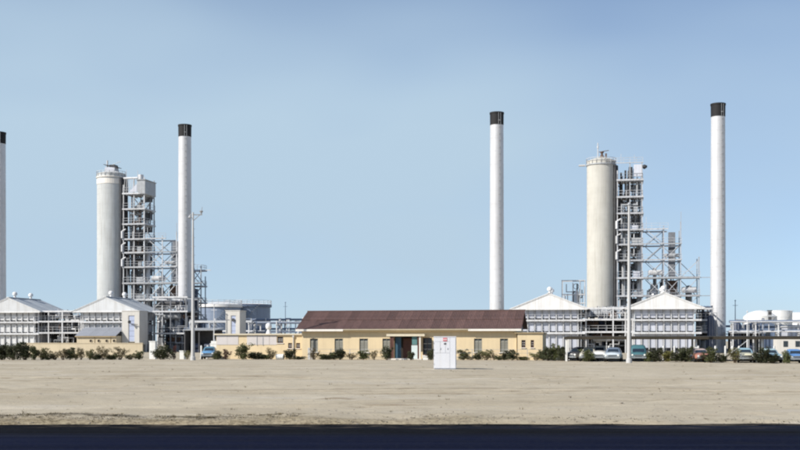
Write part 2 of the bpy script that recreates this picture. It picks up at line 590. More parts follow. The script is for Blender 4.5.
for a, b in zip(rx[:-1], rx[1:]):
    for ya, yb, za, zb in ((12, 20, -0.06, -0.03), (20, 24, -0.03, -0.05), (24, 28.4, -0.05, -0.10)):
        mb.quad((a, ya, za), (b, ya, za), (b, yb, zb), (a, yb, zb))
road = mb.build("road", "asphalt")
tag(road, "dark blue-black asphalt road along the bottom of the picture", kind="structure")

# stones and dry tufts: nobody could count them
ico = [(0, 0, 1), (0.894, 0, 0.447), (0.276, 0.851, 0.447), (-0.724, 0.526, 0.447), (-0.724, -0.526, 0.447), (0.276, -0.851, 0.447), (0, 0, -0.4)]
icf = [(0, 1, 2), (0, 2, 3), (0, 3, 4), (0, 4, 5), (0, 5, 1), (6, 2, 1), (6, 3, 2), (6, 4, 3), (6, 5, 4), (6, 1, 5)]


def ground_z(x, y):
    i = int(np.clip(np.searchsorted(gy, y), 1, ny - 1))
    j = int(np.clip(np.searchsorted(gx, x), 1, nx - 1))
    return float(GZ[i, j])


mb = MB()
for i in range(1900):
    if i < 900:
        y = EDGE + 0.5 + abs(rng.gauss(0, 0.9))
        x = rng.uniform(-12, 12)
        r = rng.uniform(0.008, 0.03)
    else:
        y = 27 + 85 * rng.random() ** 1.4
        x = rng.uniform(-0.4, 0.4) * y
        r = rng.uniform(0.012, 0.04) * (1 + (rng.random() < 0.03) * 1.2)
    z = ground_z(x, y)
    k = len(mb.v)
    q = [rng.uniform(0.6, 1.3) for _ in range(7)]
    mb.v += [(x + a * r * w, y + b * r * w, z + cc * r * w * 0.7) for (a, b, cc), w in zip(ico, q)]
    mb.f += [tuple(k + i_ for i_ in t_) for t_ in icf]
tag(mb.build("loose_stones", "stone"), "loose stones scattered over the sand and along the road edge", "stones", kind="stuff")

mb = MB()


def tuft(x, y, n, h):
    z = ground_z(x, y) - 0.01
    for _ in range(n):
        a = rng.uniform(0, 6.283)
        d = rng.uniform(0, 0.12)
        bx, by = x + d * math.cos(a), y + d * math.sin(a)
        hh = h * rng.uniform(0.5, 1.2)
        le = rng.uniform(0.02, 0.09)
        w = rng.uniform(0.004, 0.01)
        b2 = a + 1.57
        k = len(mb.v)
        mb.v += [(bx - w * math.cos(b2), by - w * math.sin(b2), z), (bx + w * math.cos(b2), by + w * math.sin(b2), z), (bx + le * math.cos(a), by + le * math.sin(a), z + hh)]
        mb.f.append((k, k + 1, k + 2))


for i in range(300):
    x = rng.uniform(-11.5, -2.4) if i < 240 else rng.uniform(-11.5, 11.5)
    tuft(x, 28.5 + rng.gauss(0, 0.3), 16, 0.045 if i < 240 else 0.035)
for i in range(160):
    y = rng.uniform(30, 105)
    tuft(rng.uniform(-0.38, 0.38) * y, y, 10, 0.09)
tag(mb.build("dry_tufts", "scrub"), "dry brown grass tufts along the sandy road edge", "grass", kind="stuff")

# ------------------------------------------------------------------ chimneys
def make_chimney(s, t, label):
    o = on_grid("chimney", label, "chimney", s, t, "tall white chimneys with black tops")
    H, rb, rt = 43.0, 1.31, 1.19
    prof = [(1.75, 0), (1.75, 0.7), (rb + 0.02, 0.7)]
    nseg = 17
    for i in range(nseg):                      # welded plate rings
        z0, z1 = 0.7 + (H - 3.0) * i / nseg, 0.7 + (H - 3.0) * (i + 1) / nseg
        r0 = rb + (rt - rb) * i / nseg
        r1 = rb + (rt - rb) * (i + 1) / nseg
        prof += [(r0, z0 + 0.02), (r1 + 0.004, z1 - 0.06), (r1 + 0.022, z1 - 0.05), (r1 + 0.022, z1)]
    MB().lathe(prof, 40).build("shell", "stack_paint", o, True)
    top = MB().lathe([(rt + 0.03, H - 2.3), (rt + 0.05, H - 0.35), (rt + 0.11, H - 0.3), (rt + 0.11, H - 0.02), (rt - 0.12, H), (rt - 0.14, H - 1.2)], 40)
    top.build("black_top", "stack_black", o, True)
    lad = MB()                                 # ladder with safety hoops on the right of the front
    ang = R(-62)
    d = Vector((math.cos(ang), math.sin(ang), 0))
    q = Vector((-d.y, d.x, 0))
    for sgn in (-1, 1):
        lad.beam(d * (rb + 0.16) + q * 0.2 * sgn + Vector((0, 0, 1)), d * (rt + 0.16) + q * 0.2 * sgn + Vector((0, 0, H - 0.2)), 0.05)
    z = 3.0
    while z < H - 0.5:
        rr = rb + (rt - rb) * z / H
        pts = [d * (rr + 0.14 + 0.22 * math.sin(a)) + q * 0.24 * math.cos(a) + Vector((0, 0, z)) for a in (0, 0.8, 1.57, 2.34, 3.14)]
        for a, b in zip(pts[:-1], pts[1:]):
            lad.beam(a, b, 0.05)
        lad.beam(d * rr + Vector((0, 0, z)), d * (rr + 0.2) + Vector((0, 0, z)), 0.08)
        z += 1.2
    lad.build("ladder", "grey_steel", o)
    fl = MB()                                  # breeching duct into the foot, on the rear side
    fl.box(-0.8, 0.8, 0.8, 4.0, 2.0, 4.6)
    fl.build("flue_duct", "dark_steel", o)
    return o


make_chimney(-93.9, 70.5, "white chimney with black top cut by the left edge of the picture")
make_chimney(-55.3, 70.5, "white chimney with black top behind the left lamp pole")
make_chimney(4.0, 70.5, "white chimney with black top rising behind the maroon roof")
make_chimney(42.3, 70.5, "white chimney with black top at the far right, tallest in the picture")


# ------------------------------------------------------------------ concrete reactor towers
def make_tower(s, t, label, material, left):
    o = on_grid("reactor_tower", label, "tower", s, t, "concrete reactor towers")
    H, r = (35.6, 2.85) if left else (35.2, 2.62)
    prof = [(r + 0.35, 0), (r + 0.35, 1.2), (r, 1.25)]
    n = 34
    for i in range(n):
        z0, z1 = 1.3 + (H - 1.3) * i / n, 1.3 + (H - 1.3) * (i + 1) / n
        prof += [(r, z0 + 0.015), (r, z1 - 0.05), (r - 0.014, z1 - 0.045), (r - 0.014, z1 + 0.01)]
    prof += [(r, H), (r * 0.96, H + 0.25), (r * 0.5, H + 0.7), (0.05, H + 0.8)]
    MB().lathe(prof, 120).build("shell", material, o, True)
    dk = MB().lathe([(r - 0.2, H - 0.7), (r + 0.16, H - 0.7), (r + 0.16, H - 0.5), (r - 0.2, H - 0.5)], 40, cap=False)
    if left:
        dk.lathe([(r + 0.02, H - 2.0), (r + 0.06, H - 2.0), (r + 0.06, H - 1.0), (r + 0.02, H - 1.0)], 40, cap=False)
    deck = dk.build("top_platform", "white_trim" if left else "grey_steel", o)
    rl = MB()
    pts = [((r + 0.1) * math.cos(a), (r + 0.1) * math.sin(a), H - 0.5) for a in [2 * math.pi * i / 20 for i in range(21)]]
    railing_pts(rl, pts, 1.1, 0.03, 1.0)
    rl.build("railing", "white_steel", deck)
    if left:
        MB().box(-1.0, 1.1, -0.9, 0.9, H + 0.3, H + 1.5).build("hatch_house", "white_panel", o)
        mb = MB()
        mb.slab((-1.2, -1.1, H + 2.1), (1.7, -1.1, H + 1.5), (1.7, 1.1, H + 1.5), (-1.2, 1.1, H + 2.1), 0.1)
        mb.box(-0.1, 1.05, -0.8, 0.8, H + 1.5, H + 2.0)
        mb.build("hatch_roof", "dark_steel", o)
        MB().tube((-0.9, 0, H + 1.4), (-0.9, 0, H + 3.0), 0.16, n=10).tube((-0.3, 0.2, H + 2.0), (1.9, 0.2, H + 2.75), 0.05).build("vent_pipe", "white_steel", o)
    else:
        MB().tube((-0.6, 0, H + 0.5), (-0.6, 0, H + 3.6), 0.09, n=8).tube((-0.6, 0, H + 2.6), (-0.6, 0, H + 3.0), 0.16).build("vent_pipe", "white_steel", o)
        mb = MB()
        mb.lathe([(0.42, H + 0.7), (0.42, H + 1.1), (0.2, H + 1.3), (0.2, H + 1.7), (0.36, H + 1.75), (0.36, H + 1.95)], 14, 0.15, 0)
        mb.beam((-0.4, 0, H + 1.9), (1.4, 0, H + 2.15), 0.1).beam((0.9, 0, H + 0.6), (0.9, 0, H + 1.6), 0.3)
        mb.build("relief_valve", "rust_steel", o)
        mb = MB().box(-4.1, -2.9, -0.5, 0.5, H - 0.62, H - 0.42)
        mb.build("side_platform", "white_steel", o)
    pl = MB()                                   # dark pipes strapped to the right flank, added to darken the gap there
    for a in (-0.5, -0.3, -0.1, 0.2):
        c0 = Vector((math.cos(a), math.sin(a), 0)) * (r + 0.28)
        pl.tube(c0 + Vector((0, 0, 2)), c0 + Vector((0, 0, H - 0.8)), 0.22)
        for z in range(4, 33, 4):
            pl.beam(Vector((math.cos(a), math.sin(a), 0)) * (r - 0.02) + Vector((0, 0, z)), c0 + Vector((0, 0, z)), 0.12)
    pl.build("riser_pipe", "dark_steel", o, True)
    return o


make_tower(22.3, 81, "warm concrete cylinder tower, right one, with thin ringed courses", "concrete_warm", False)
make_tower(22.3 + UNIT, 81, "grey-white concrete cylinder tower, left one, with slanted hatch roof on top", "concrete_grey", True)


# ------------------------------------------------------------------ open steel process structures beside the towers
LEVELS = [7.3, 10.3, 13.6, 16.8, 19.7, 22.4, 25.4, 28.4, 31.5]


def make_structure(s, t, label, left):
    o = on_grid("process_structure", label, "steel structure", s + (0.8 if left else 0.0), t, "steel process structures beside the towers")
    r2 = random.Random(5 if left else 9)
    st = "frame_light" if left else "frame_steel"

    def column(x, y, z1, w=0.26, m_=st):
        MB().beam((x, y, 0), (x, y, z1), w).build("column", m_, o)

    for x in (2.95, 5.2, 7.35):
        for y in (-2.4, 2.4):
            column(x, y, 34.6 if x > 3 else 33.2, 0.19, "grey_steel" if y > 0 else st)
    for x, z1 in ((11.2, 22.9), (14.2, 23.6), (17.4, 17.2)):
        for y in (-2.4, 2.4):
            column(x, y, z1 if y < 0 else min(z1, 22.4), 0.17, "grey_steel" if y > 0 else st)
    # platforms with kick plates and handrails
    for i, z in enumerate(LEVELS):
        d = MB()
        d.box(2.8, 7.55, -2.65, 2.55, z - 0.12, z)
        d.box(2.8, 7.55, -2.75, -2.653, z - 0.24, z + 0.06)
        d.box(7.553, 7.65, -2.75, 2.55, z - 0.24, z + 0.06)
        p = d.build("platform", st, o)
        rl = MB()
        railing_pts(rl, [(2.9, -2.6, z), (7.5, -2.6, z), (7.5, 2.5, z)], 1.1, 0.026, 1.3)
        rl.build("railing", st, p)
        und = MB()
        for x in (3.6, 4.6, 5.9, 6.9):
            und.box(x, x + 0.14, -2.6, 2.5, z - 0.42, z - 0.143)
        und.build("joist", "grey_steel", p)
        if 1 < i <= 5 or i in (0, 1):
            x1 = 17.6 if i <= 2 else (14.4 if i < 5 else 12.0)
            d = MB()
            solid = i in (1, 2)
            d.box(7.66, x1, -2.6, -2.4 if not solid else 2.4, z - 0.1, z + 0.02)
            d.box(7.66, x1, -2.72, -2.603, z - (0.26 if solid else 0.16), z + 0.06)
            if not solid:
                MB().box(7.66, x1, 2.3, 2.5, z - 0.2, z + 0.05).build("beam", "grey_steel", o)
            if i in (1, 2):
                MB().box(x1 + 0.002, x1 + 2.0, -2.5, -2.42, z - 0.2, z - 0.08).build("outrigger", "grey_steel", o)
            p = d.build("platform", st if i % 2 else "grey_steel", o)
            rl = MB()
            railing_pts(rl, [(7.6, -2.6, z), (x1, -2.6, z)], 1.0, 0.022, 1.5)
            rl.build("railing", st, p)
    # zigzag and cross bracing, bay by bay
    for a, b in zip([2.0] + LEVELS[:-1], LEVELS):
        for x0, x1, y in ((3.0, 5.25, 2.3), (5.3, 7.3, 2.3)):
            if r2.random() < 0.5:
                x0, x1 = x1, x0
            MB().beam((x0, y, a), (x1, y, b - 0.3), 0.14).build("brace", st, o)
            if r2.random() < 0.4:
                MB().beam((x1, y - 0.2, a), (x0, y - 0.2, b - 0.3), 0.12).build("brace", st, o)
    for a, b in zip(LEVELS[:5], LEVELS[1:6]):
        for x0, x1 in ((8.1, 11.1), (11.3, 14.1)):
            if b > 20 and x0 > 9:
                continue
            for y in (-2.3, 2.3):
                u_, v_ = (x0, x1) if r2.random() < 0.5 else (x1, x0)
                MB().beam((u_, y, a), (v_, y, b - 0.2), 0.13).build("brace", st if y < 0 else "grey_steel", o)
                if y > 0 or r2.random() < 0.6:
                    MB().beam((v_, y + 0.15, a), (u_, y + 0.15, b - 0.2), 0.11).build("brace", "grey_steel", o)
    for a, b in zip(LEVELS[:3], LEVELS[1:4]):
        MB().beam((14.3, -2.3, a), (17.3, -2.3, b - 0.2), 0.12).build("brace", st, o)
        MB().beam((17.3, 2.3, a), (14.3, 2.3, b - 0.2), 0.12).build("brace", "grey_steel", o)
    # landings enclosed with sheet in the outer bay, open stair flights behind
    for i, (a, b) in enumerate(zip(LEVELS[:-1], LEVELS[1:])):
        ha = r2.uniform(0.9, 1.9)
        MB().box(5.4, 7.2, 1.9, 2.0, b - 0.3 - ha, b - 0.36).build("landing_sheet", r2.choice(["mid_steel", "mid_steel", "grey_steel"]), o)
        if r2.random() < 0.6:
            xa = r2.uniform(5.3, 6.0)
            MB().box(xa, r2.uniform(6.6, 7.25), -2.3, -2.2, a + 0.06, a + r2.uniform(0.6, 1.3)).build("landing_sheet", r2.choice(["white_panel", "grey_steel", "grey_steel"]), o)
        f = MB()
        sx = ((3.3, 7.1) if i % 2 else (7.1, 3.3))
        f.beam((sx[0], 0.6, a), (sx[1], 0.6, b), 0.1, 0.3).beam((sx[0], 1.4, a), (sx[1], 1.4, b), 0.1, 0.3)
        for k in range(12):
            q = (k + 0.5) / 12
            f.box(sx[0] + (sx[1] - sx[0]) * q - 0.14, sx[0] + (sx[1] - sx[0]) * q + 0.14, 0.62, 1.38, a + (b - a) * q - 0.02, a + (b - a) * q + 0.02)
        f.build("stair_flight", "grey_steel", o)
    if left:
        b = MB().prism([(6.0, 31.75), (6.6, 31.3), (7.7, 31.3), (7.7, 34.0), (6.0, 34.0)], -2.8, 2.4)
        b.build("machine_house", "grey_steel", o)
        MB().prism([(4.2, 31.65), (5.95, 31.65), (5.95, 33.3)], -2.8, -2.72).build("cladding_sheet", "white_panel", o)
        MB().box(5.9, 7.85, -2.95, 2.5, 34.003, 34.15).build("machine_house_roof", "grey_steel", o)
        for k in range(5):
            MB().beam((3.1 + k * 0.45, -2.5, 31.6), (3.3 + k * 0.45, -2.5, 34.3), 0.09).build("brace", "white_steel", o)
        MB().tube((3.0, -2.4, 34.5), (6.0, -2.4, 34.5), 0.2, n=10).build("header_pipe", "white_steel", o, True)
        MB().tube((6.1, -1.2, 34.3), (6.1, -1.2, 35.3), 0.55, n=12).build("fan_hood", "white_steel", o, True)
    else:
        MB().box(5.9, 7.3, -2.5, -2.4, 32.0, 34.2).build("cladding_sheet", "white_panel", o)
        MB().box(5.0, 5.7, -1.0, 1.0, 32.0, 34.0).build("landing_sheet", "dark_steel", o)
        MB().lathe([(0.1, 33.4), (0.5, 33.7), (0.5, 34.0), (0.1, 34.2)], 12, 7.8, -2.0).build("floodlight", "dark_steel", o)
        rl = MB()
        railing_pts(rl, [(0.6, -2.5, 34.6), (7.5, -2.5, 34.6)], 0.9, 0.026, 1.1)
        rl.box(2.6, 7.6, -2.6, -2.4, 34.5, 34.62)
        rl.build("top_walkway", "white_steel", o)
    for x, z0, z1 in ((12.2, 15.0, 19.4), (12.2, 19.9, 22.3)):
        MB().box(x, x + 1.2, 0.4, 1.8, z0 - 1.2, z1 - 0.3).build("duct_casing", "mid_steel", o)
    MB().box(11.9, 13.8, -0.4, 1.8, 10.5, 13.1).build("duct_casing", "rust_steel", o)
    # vessels
    for x, y, r, z0, z1, m_ in ((4.1, 0.2, 0.55, 2, 24.5, "grey_steel"), (6.9, 0.4, 0.45, 2, 20.5, "aluminium"), (9.6, 0.3, 0.7, 1, 12.6, "aluminium"), (15.8, 0.5, 0.6, 1, 12.2, "grey_steel")):
        MB().lathe([(r * 0.6, z0), (r, z0 + 0.3), (r, z1 - 0.4), (r * 0.7, z1 - 0.1), (0.1, z1)], 18, x, y).build("vessel", m_, o, True)
    for x0, x1, y, z, r, m_ in ((8.6, 11.0, -1.2, 14.5, 0.5, "white_steel"), (14.6, 17.0, -1.0, 11.3, 0.55, "aluminium"), (8.5, 10.9, -1.0, 8.3, 0.6, "dark_steel"), (14.6, 17.2, -1.0, 8.2, 0.5, "white_steel"), (11.5, 13.9, -1.4, 17.6, 0.35, "grey_steel")):
        MB().tube((x0, y, z), (x1, y, z), r, n=14).tube((x0 - 0.15, y, z), (x0, y, z), r * 0.6, r, n=14).tube((x1, y, z), (x1 + 0.15, y, z), r, r * 0.6, n=14).build("drum", m_, o, True)
    # pipe runs: up, across, up again
    for k in range(84):
        m_ = r2.choice(["frame_light", "grey_steel", "grey_steel", "aluminium", "mid_steel", "mid_steel", "dark_steel", "dark_steel", "rust_steel"])
        rr = r2.choice([0.07, 0.09, 0.12, 0.17])
        y = r2.uniform(-2.2, 2.0)
        if k < 54:
            x, x2, zs = r2.uniform(3.1, 5.6), r2.uniform(3.1, 7.1), LEVELS
            z0 = r2.choice(zs[:6])
            z2 = z0 + r2.uniform(2, 8)
            z3 = min(33.5, z2 + r2.uniform(1, 7))
        else:
            x, x2 = r2.uniform(8.4, 16.5), r2.uniform(8.4, 13.8)
            z0 = r2.uniform(1, 8)
            z2 = z0 + r2.uniform(1.5, 5)
            z3 = min(21.5 if x2 < 11 else 16, z2 + r2.uniform(1, 6))
            z2 = min(z2, z3 - 0.5)
        MB().path([(x, y, z0), (x, y, z2), (x2, y, z2), (x2, y, z3)], rr, 7).build("pipe", m_, o, True)
    # hoisting rods, lamps and masts
    for x, y, z0, z1 in ((14.25, -2.5, 22.4, 25.4), (3.6, -2.5, 34.5, 36.2), (6.0, -2.5, 34.4, 36.0), (8.1, -2.5, 22.4, 24.6)):
        MB().beam((x, y, z0), (x, y, z1), 0.07).build("mast", st, o)
    for i, z in enumerate(LEVELS[3:6]):
        mb = MB().tube((2.85, -2.8, z + 0.1), (2.85, -2.8, z + 1.5), 0.24, n=10).tube((2.85, -2.8, z + 1.5), (3.6, -2.8, z + 1.9), 0.14, n=8)
        mb.build("valve_body", "white_steel", o, True)
    return o


make_structure(22.3, 81, "open steel frame with platforms and pipes, right of the right concrete tower", False)
make_structure(22.3 + UNIT, 81, "open steel frame with a blue-grey box on top, right of the left concrete tower", True)

# thin pipe frame left of the right tower
o = on_grid("pipe_gantry", "thin pale pipe frame standing left of the right concrete tower", "pipe frame", 15.1, 81)
for x in (0.0, 2.0, 3.3, 4.2):
    for y in (0, 2.5):
        MB().beam((x, y, 0), (x, y, 13.4 if x != 2.0 else 12.9), 0.12).build("column", "white_steel", o)
for z in (9.0, 10.6, 13.2):
    MB().box(-0.1, 4.3, -0.08, 0.08, z, z + 0.16).box(-0.1, 4.3, 2.42, 2.58, z, z + 0.16).build("beam", "white_steel", o)
for k in range(9):
    x = rng.uniform(0.3, 4.0)
    x2 = min(4.1, max(0.2, x + rng.uniform(-1.2, 1.2)))
    z = rng.uniform(9, 11.5)
    MB().path([(x, 1.2, 5), (x, 1.2, z), (x2, 1.2, z), (x2, 1.2, min(13, z + 1.4))], rng.choice([0.06, 0.09, 0.14]), 7).build("pipe", rng.choice(["grey_steel", "dark_steel", "white_steel"]), o, True)
MB().lathe([(0.35, 5), (0.35, 11.2), (0.1, 11.6)], 14, 2.7, 1.0).build("vessel", "white_steel", o, True)
mb = MB()
for i in range(14):
    a0, a1 = 2 * math.pi * i / 14, 2 * math.pi * (i + 1) / 14
    mb.beam((2.6 + 0.5 * math.cos(a0), 0.3, 12.2 + 0.5 * math.sin(a0)), (2.6 + 0.5 * math.cos(a1), 0.3, 12.2 + 0.5 * math.sin(a1)), 0.09)
mb.build("hose_loop", "dark_steel", o)

# dark ladder tower right of the left chimney
o = on_grid("ladder_tower", "dark lattice ladder tower just right of the left lamp pole", "lattice tower", -59.7, 84)
for x in (0.0, 2.4):
    for y in (0, 2.4):
        MB().beam((x, y, 0), (x, y, 16.9 if x == 0 or y == 0 else 15.2), 0.16).build("column", "blue_steel", o)
for i, z in enumerate((3.2, 6.4, 9.8, 13.2, 16.4)):
    p = MB().box(-0.2, 2.7, -0.3, 2.6, z - 0.25, z).build("platform", "blue_steel", o)
    railing_pts(MB(), [(-0.2, -0.25, z), (2.6, -0.25, z), (2.6, 2.5, z)], 1.0, 0.03, 0.9).build("railing", "grey_steel", p)
    if i < 4:
        MB().beam((0, 0, z), (2.4, 0, z + 3.1), 0.14).build("brace", "blue_steel", o)
        MB().beam((2.4, 2.4, z), (0, 2.4, z + 3.1), 0.14).build("brace", "blue_steel", o)
MB().tube((0.9, 1.2, 0), (0.9, 1.2, 12.6), 0.4, n=12).build("vessel", "blue_steel", o, True)
MB().beam((2.4, -0.2, 16.3), (4.6, -0.2, 16.3), 0.14).build("davit_arm", "white_steel", o)
MB().beam((2.4, -0.2, 13.0), (3.9, -0.2, 13.0), 0.08).build("davit_arm", "grey_steel", o)


# ------------------------------------------------------------------ three-storey sheds with gable roofs
def make_shed(s, t, label, panel_mat, gallery, roof_mat):
    o = on_grid("gabled_shed", label, "shed", s, t, "white gabled sheds of the process units")
    hw, D = 4.7, 10.0
    EAVE, PEAK, RW, F, B = 7.3, 9.85, 6.4, -0.75, 10.4
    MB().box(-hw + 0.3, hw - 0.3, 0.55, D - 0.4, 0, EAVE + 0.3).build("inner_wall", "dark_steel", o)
    nb = 8
    bw = 2 * hw / nb
    pm = MB().beam((0, 0, 0), (0, 0, EAVE + 0.2), 0.13).mesh("post", "white_steel")
    for i in range(nb + 1):
        put("post", pm, o, (-hw + bw * i, 0, 0))
    sm = MB().beam((0, 0, 0), (0, 0, EAVE + 0.2), 0.18).mesh("post", "white_steel")
    for j in range(5):
        for sg in (-1, 1):
            put("post", sm, o, (sg * (hw + 0.02), 0.4 + (D - 0.8) * j / 4, 0))
    store = ((0.9, 3.1), (3.62, 5.12), (5.78, 7.25))
    for k, (z0, z1) in enumerate(store):
        w = bw - 0.24
        h = z1 - z0
        mb = MB()
        for q in range(8):                      # ribbed sheet
            xa = -w / 2 + w * q / 8
            mb.box(xa, xa + w / 8 * 0.55, 0, 0.05, 0, h)
            mb.box(xa + w / 8 * 0.55, xa + w / 8, 0.02, 0.05, 0, h)
        me = mb.mesh("wall_panel", panel_mat)
        for i in range(nb):
            put("wall_panel", me, o, (-hw + bw * (i + 0.5), 0.16, z0))
        wy = (D - 0.8) / 4 - 0.3
        me2 = MB().box(-0.03, 0.03, -wy / 2, wy / 2, 0, h).mesh("wall_panel", "white_panel")
        for i in range(4):
            for sg in (-1, 1):
                if rng.random() < 0.8:
                    put("wall_panel", me2, o, (sg * (hw - 0.12), 0.4 + (D - 0.8) * (i + 0.5) / 4, z0))
    for z in (3.35, 5.45):
        g = MB().box(-hw - 0.3, hw + 1.2, -0.42, 0.1, z - 0.1, z).box(-hw - 0.3, hw + 1.2, -0.5, -0.423, z - 0.2, z + 0.1)
        g.box(hw + 0.15, hw + 1.2, 0.103, D, z - 0.1, z)
        p = g.build("gallery", "white_steel", o)
        railing_pts(MB(), [(-hw - 0.25, -0.46, z), (hw + 1.15, -0.46, z), (hw + 1.15, D, z)], 0.95, 0.016, 2.35).build("railing", "white_steel", p)
    # gable boarding
    g = MB().prism([(-RW + 0.25, EAVE - 0.05), (RW - 0.25, EAVE - 0.05), (0, PEAK - 0.12)], F, F + 0.12)
    gb = g.build("gable", "white_sheet" if roof_mat == "white_sheet" else "grey_sheet", o)
    bm_ = MB()
    for sg in (-1, 1):
        bm_.beam((sg * RW, F - 0.04, EAVE - 0.02), (0, F - 0.04, PEAK - 0.02), 0.06, 0.24)
    bm_.box(-RW + 0.2, RW - 0.2, F - 0.05, F - 0.003, EAVE - 0.16, EAVE + 0.04)
    bm_.build("barge_board", "white_sheet", gb)
    MB().box(-RW + 0.3, RW - 0.3, F + 0.13, 0.5, EAVE - 0.02, EAVE + 0.05).build("soffit", "white_panel", o)
    # roof sheets, lapped
    for sg in (-1, 1):
        n = 6
        for i in range(n):
            y0 = F - 0.12 + (B - F + 0.24) * i / n
            y1 = F - 0.12 + (B - F + 0.24) * (i + 1) / n + 0.1
            dz = 0.035 * (i % 2)
            mb = MB()
            a, b = (sg * RW * 1.03, EAVE - 0.03 + dz), (0, PEAK + 0.06 + dz)
            if sg > 0:
                mb.slab((b[0], y0, b[1]), (a[0], y0, a[1]), (a[0], y1, a[1]), (b[0], y1, b[1]), 0.05)
            else:
                mb.slab((a[0], y0, a[1]), (b[0], y0, b[1]), (b[0], y1, b[1]), (a[0], y1, a[1]), 0.05)
            mb.build("roof_sheet", roof_mat, o)
    MB().box(-0.25, 0.25, F - 0.15, B + 0.1, PEAK + 0.06, PEAK + 0.16).build("ridge_cap", "white_sheet", o)
    for y in (1.6, 7.2):
        MB().lathe([(0.22, PEAK + 0.1), (0.22, PEAK + 0.55), (0.42, PEAK + 0.6), (0.46, PEAK + 0.85), (0.34, PEAK + 1.1), (0.08, PEAK + 1.22)], 16, 0, y).build("roof_ventilator", "white_sheet", o, True)
    return o


make_shed(-83.6, 57, "white three-storey shed with grey roof slope, cut by the left edge of the picture", "white_sheet", True, "shed_roof")
make_shed(-64.6, 57, "white shed with grey roof slope behind the pump house, before the left concrete tower", "white_sheet", True, "shed_roof")
make_shed(14.1, 57, "white gabled shed just right of the maroon-roofed office", "white_panel", True, "white_sheet")
make_shed(32.6, 57, "white gabled shed left of the far right chimney, behind the carport", "white_panel", True, "white_sheet")


# ------------------------------------------------------------------ open pipe bays between the sheds
def make_bay(s, t, label, w, seed, cols, levels=(3.5, 5.55, 7.4), depth=8.0, npipe=46, group="open pipe bays between the sheds", dim=False):
    o = on_grid("pipe_bay", label, "pipe rack", s, t, group)
    r2 = random.Random(seed)
    frame = "mid_steel" if dim else "white_steel"  # dim bays have their shade put into darker frame and pipe colours
    palette = ["mid_steel", "dark_steel", "vessel_navy_shade", "grey_steel", "blue_steel"] if dim else ["white_steel", "white_steel", "aluminium", "grey_steel", "dark_steel"]
    for x in cols:
        for y in (0, depth):
            MB().beam((x, y, 0), (x, y, levels[-1] + 0.15), 0.2).build("column", frame, o)
    for z in levels:
        MB().box(-0.1, w + 0.1, -0.13, 0.13, z - 0.16, z + 0.12).build("beam", "white_steel", o)
        MB().box(-0.1, w + 0.1, depth - 0.13, depth + 0.13, z - 0.16, z + 0.12).build("beam", "grey_steel", o)
        for x in cols:
            MB().box(x - 0.08, x + 0.08, 0.135, depth - 0.135, z - 0.15, z + 0.08).build("beam", "grey_steel", o)
    for i, z in enumerate(levels[:2]):
        railing_pts(MB(), [(0.1, -0.05, z + 0.1), (w, -0.05, z + 0.1)], 0.95, 0.022, 1.5).build("railing", "white_steel", o)
        d = MB()
        for k in range(7):
            d.box(0.1, w - 0.1, 1.0 + k * 0.95, 1.0 + k * 0.95 + 0.7, z - 0.05, z)
        d.build("grating", "dark_steel", o)
    for k in range(7):
        y, z, r = r2.uniform(2.0, depth - 1), r2.choice(levels) - r2.uniform(0.7, 1.2), r2.uniform(0.3, 0.62)
        x0 = r2.uniform(0.3, w * 0.45)
        x1 = x0 + r2.uniform(1.6, w * 0.45)
        MB().tube((x0, y, z), (x1, y, z), r, n=14).tube((x0 - 0.2, y, z), (x0, y, z), r * 0.55, r, n=14).tube((x1, y, z), (x1 + 0.2, y, z), r, r * 0.55, n=14).tube((x0 + 0.3, y, z), (x0 + 0.42, y, z), r * 1.12, n=14).build("exchanger", r2.choice(["dark_steel", "rust_steel", "dark_steel", "grey_steel"]), o, True)
    for k in range(3):
        x, y, r = r2.uniform(1, w - 1), r2.uniform(3, depth - 1), r2.uniform(0.4, 0.7)
        h = r2.uniform(4.5, 7.0)
        MB().lathe([(r, 0), (r, h - 0.4), (r * 0.7, h - 0.1), (0.1, h)], 16, x, y).build("vessel", r2.choice(["dark_steel", "vessel_navy_shade", "grey_steel"]), o, True)
    for k in range(npipe):
        rr = r2.choice([0.05, 0.06, 0.08, 0.1, 0.14])
        y = r2.uniform(0.3, depth - 1)
        x, x2 = r2.uniform(0.2, w - 0.2), 0
        x2 = min(w - 0.1, max(0.1, x + r2.choice([-1, 1]) * r2.uniform(0.4, 3)))
        z0 = r2.choice((0.3, 0.3, levels[0], levels[1]))
        z1 = z0 + r2.uniform(0.6, 2.6)
        z2 = min(levels[-1] + 0.4, z1 + r2.uniform(0.3, 3))
        z1 = min(z1, z2 - 0.1)
        MB().path([(x, y, z0), (x, y, z1), (x2, y, z1), (x2, y, z2)], rr, 6).build("pipe", r2.choice(palette), o, True)
    for k in range(9):
        x, y, z = r2.uniform(0.3, w - 0.3), r2.uniform(0.2, 3), r2.choice(levels[:2]) + r2.uniform(0.2, 1.2)
        MB().lathe([(0.06, z - 0.3), (0.2, z - 0.28), (0.2, z - 0.2), (0.09, z - 0.15), (0.16, z), (0.09, z + 0.12), (0.04, z + 0.45), (0.22, z + 0.46), (0.22, z + 0.5)], 10, x, y).build("valve", r2.choice(["white_steel", "aluminium", "rust_steel"]), o, True)
    MB().box(0.2, w - 0.2, depth - 0.6, depth - 0.45, 0, levels[1]).build("shade_backing", "dark_steel", o)  # dark sheet put in for the deep shade behind the pipes
    return o


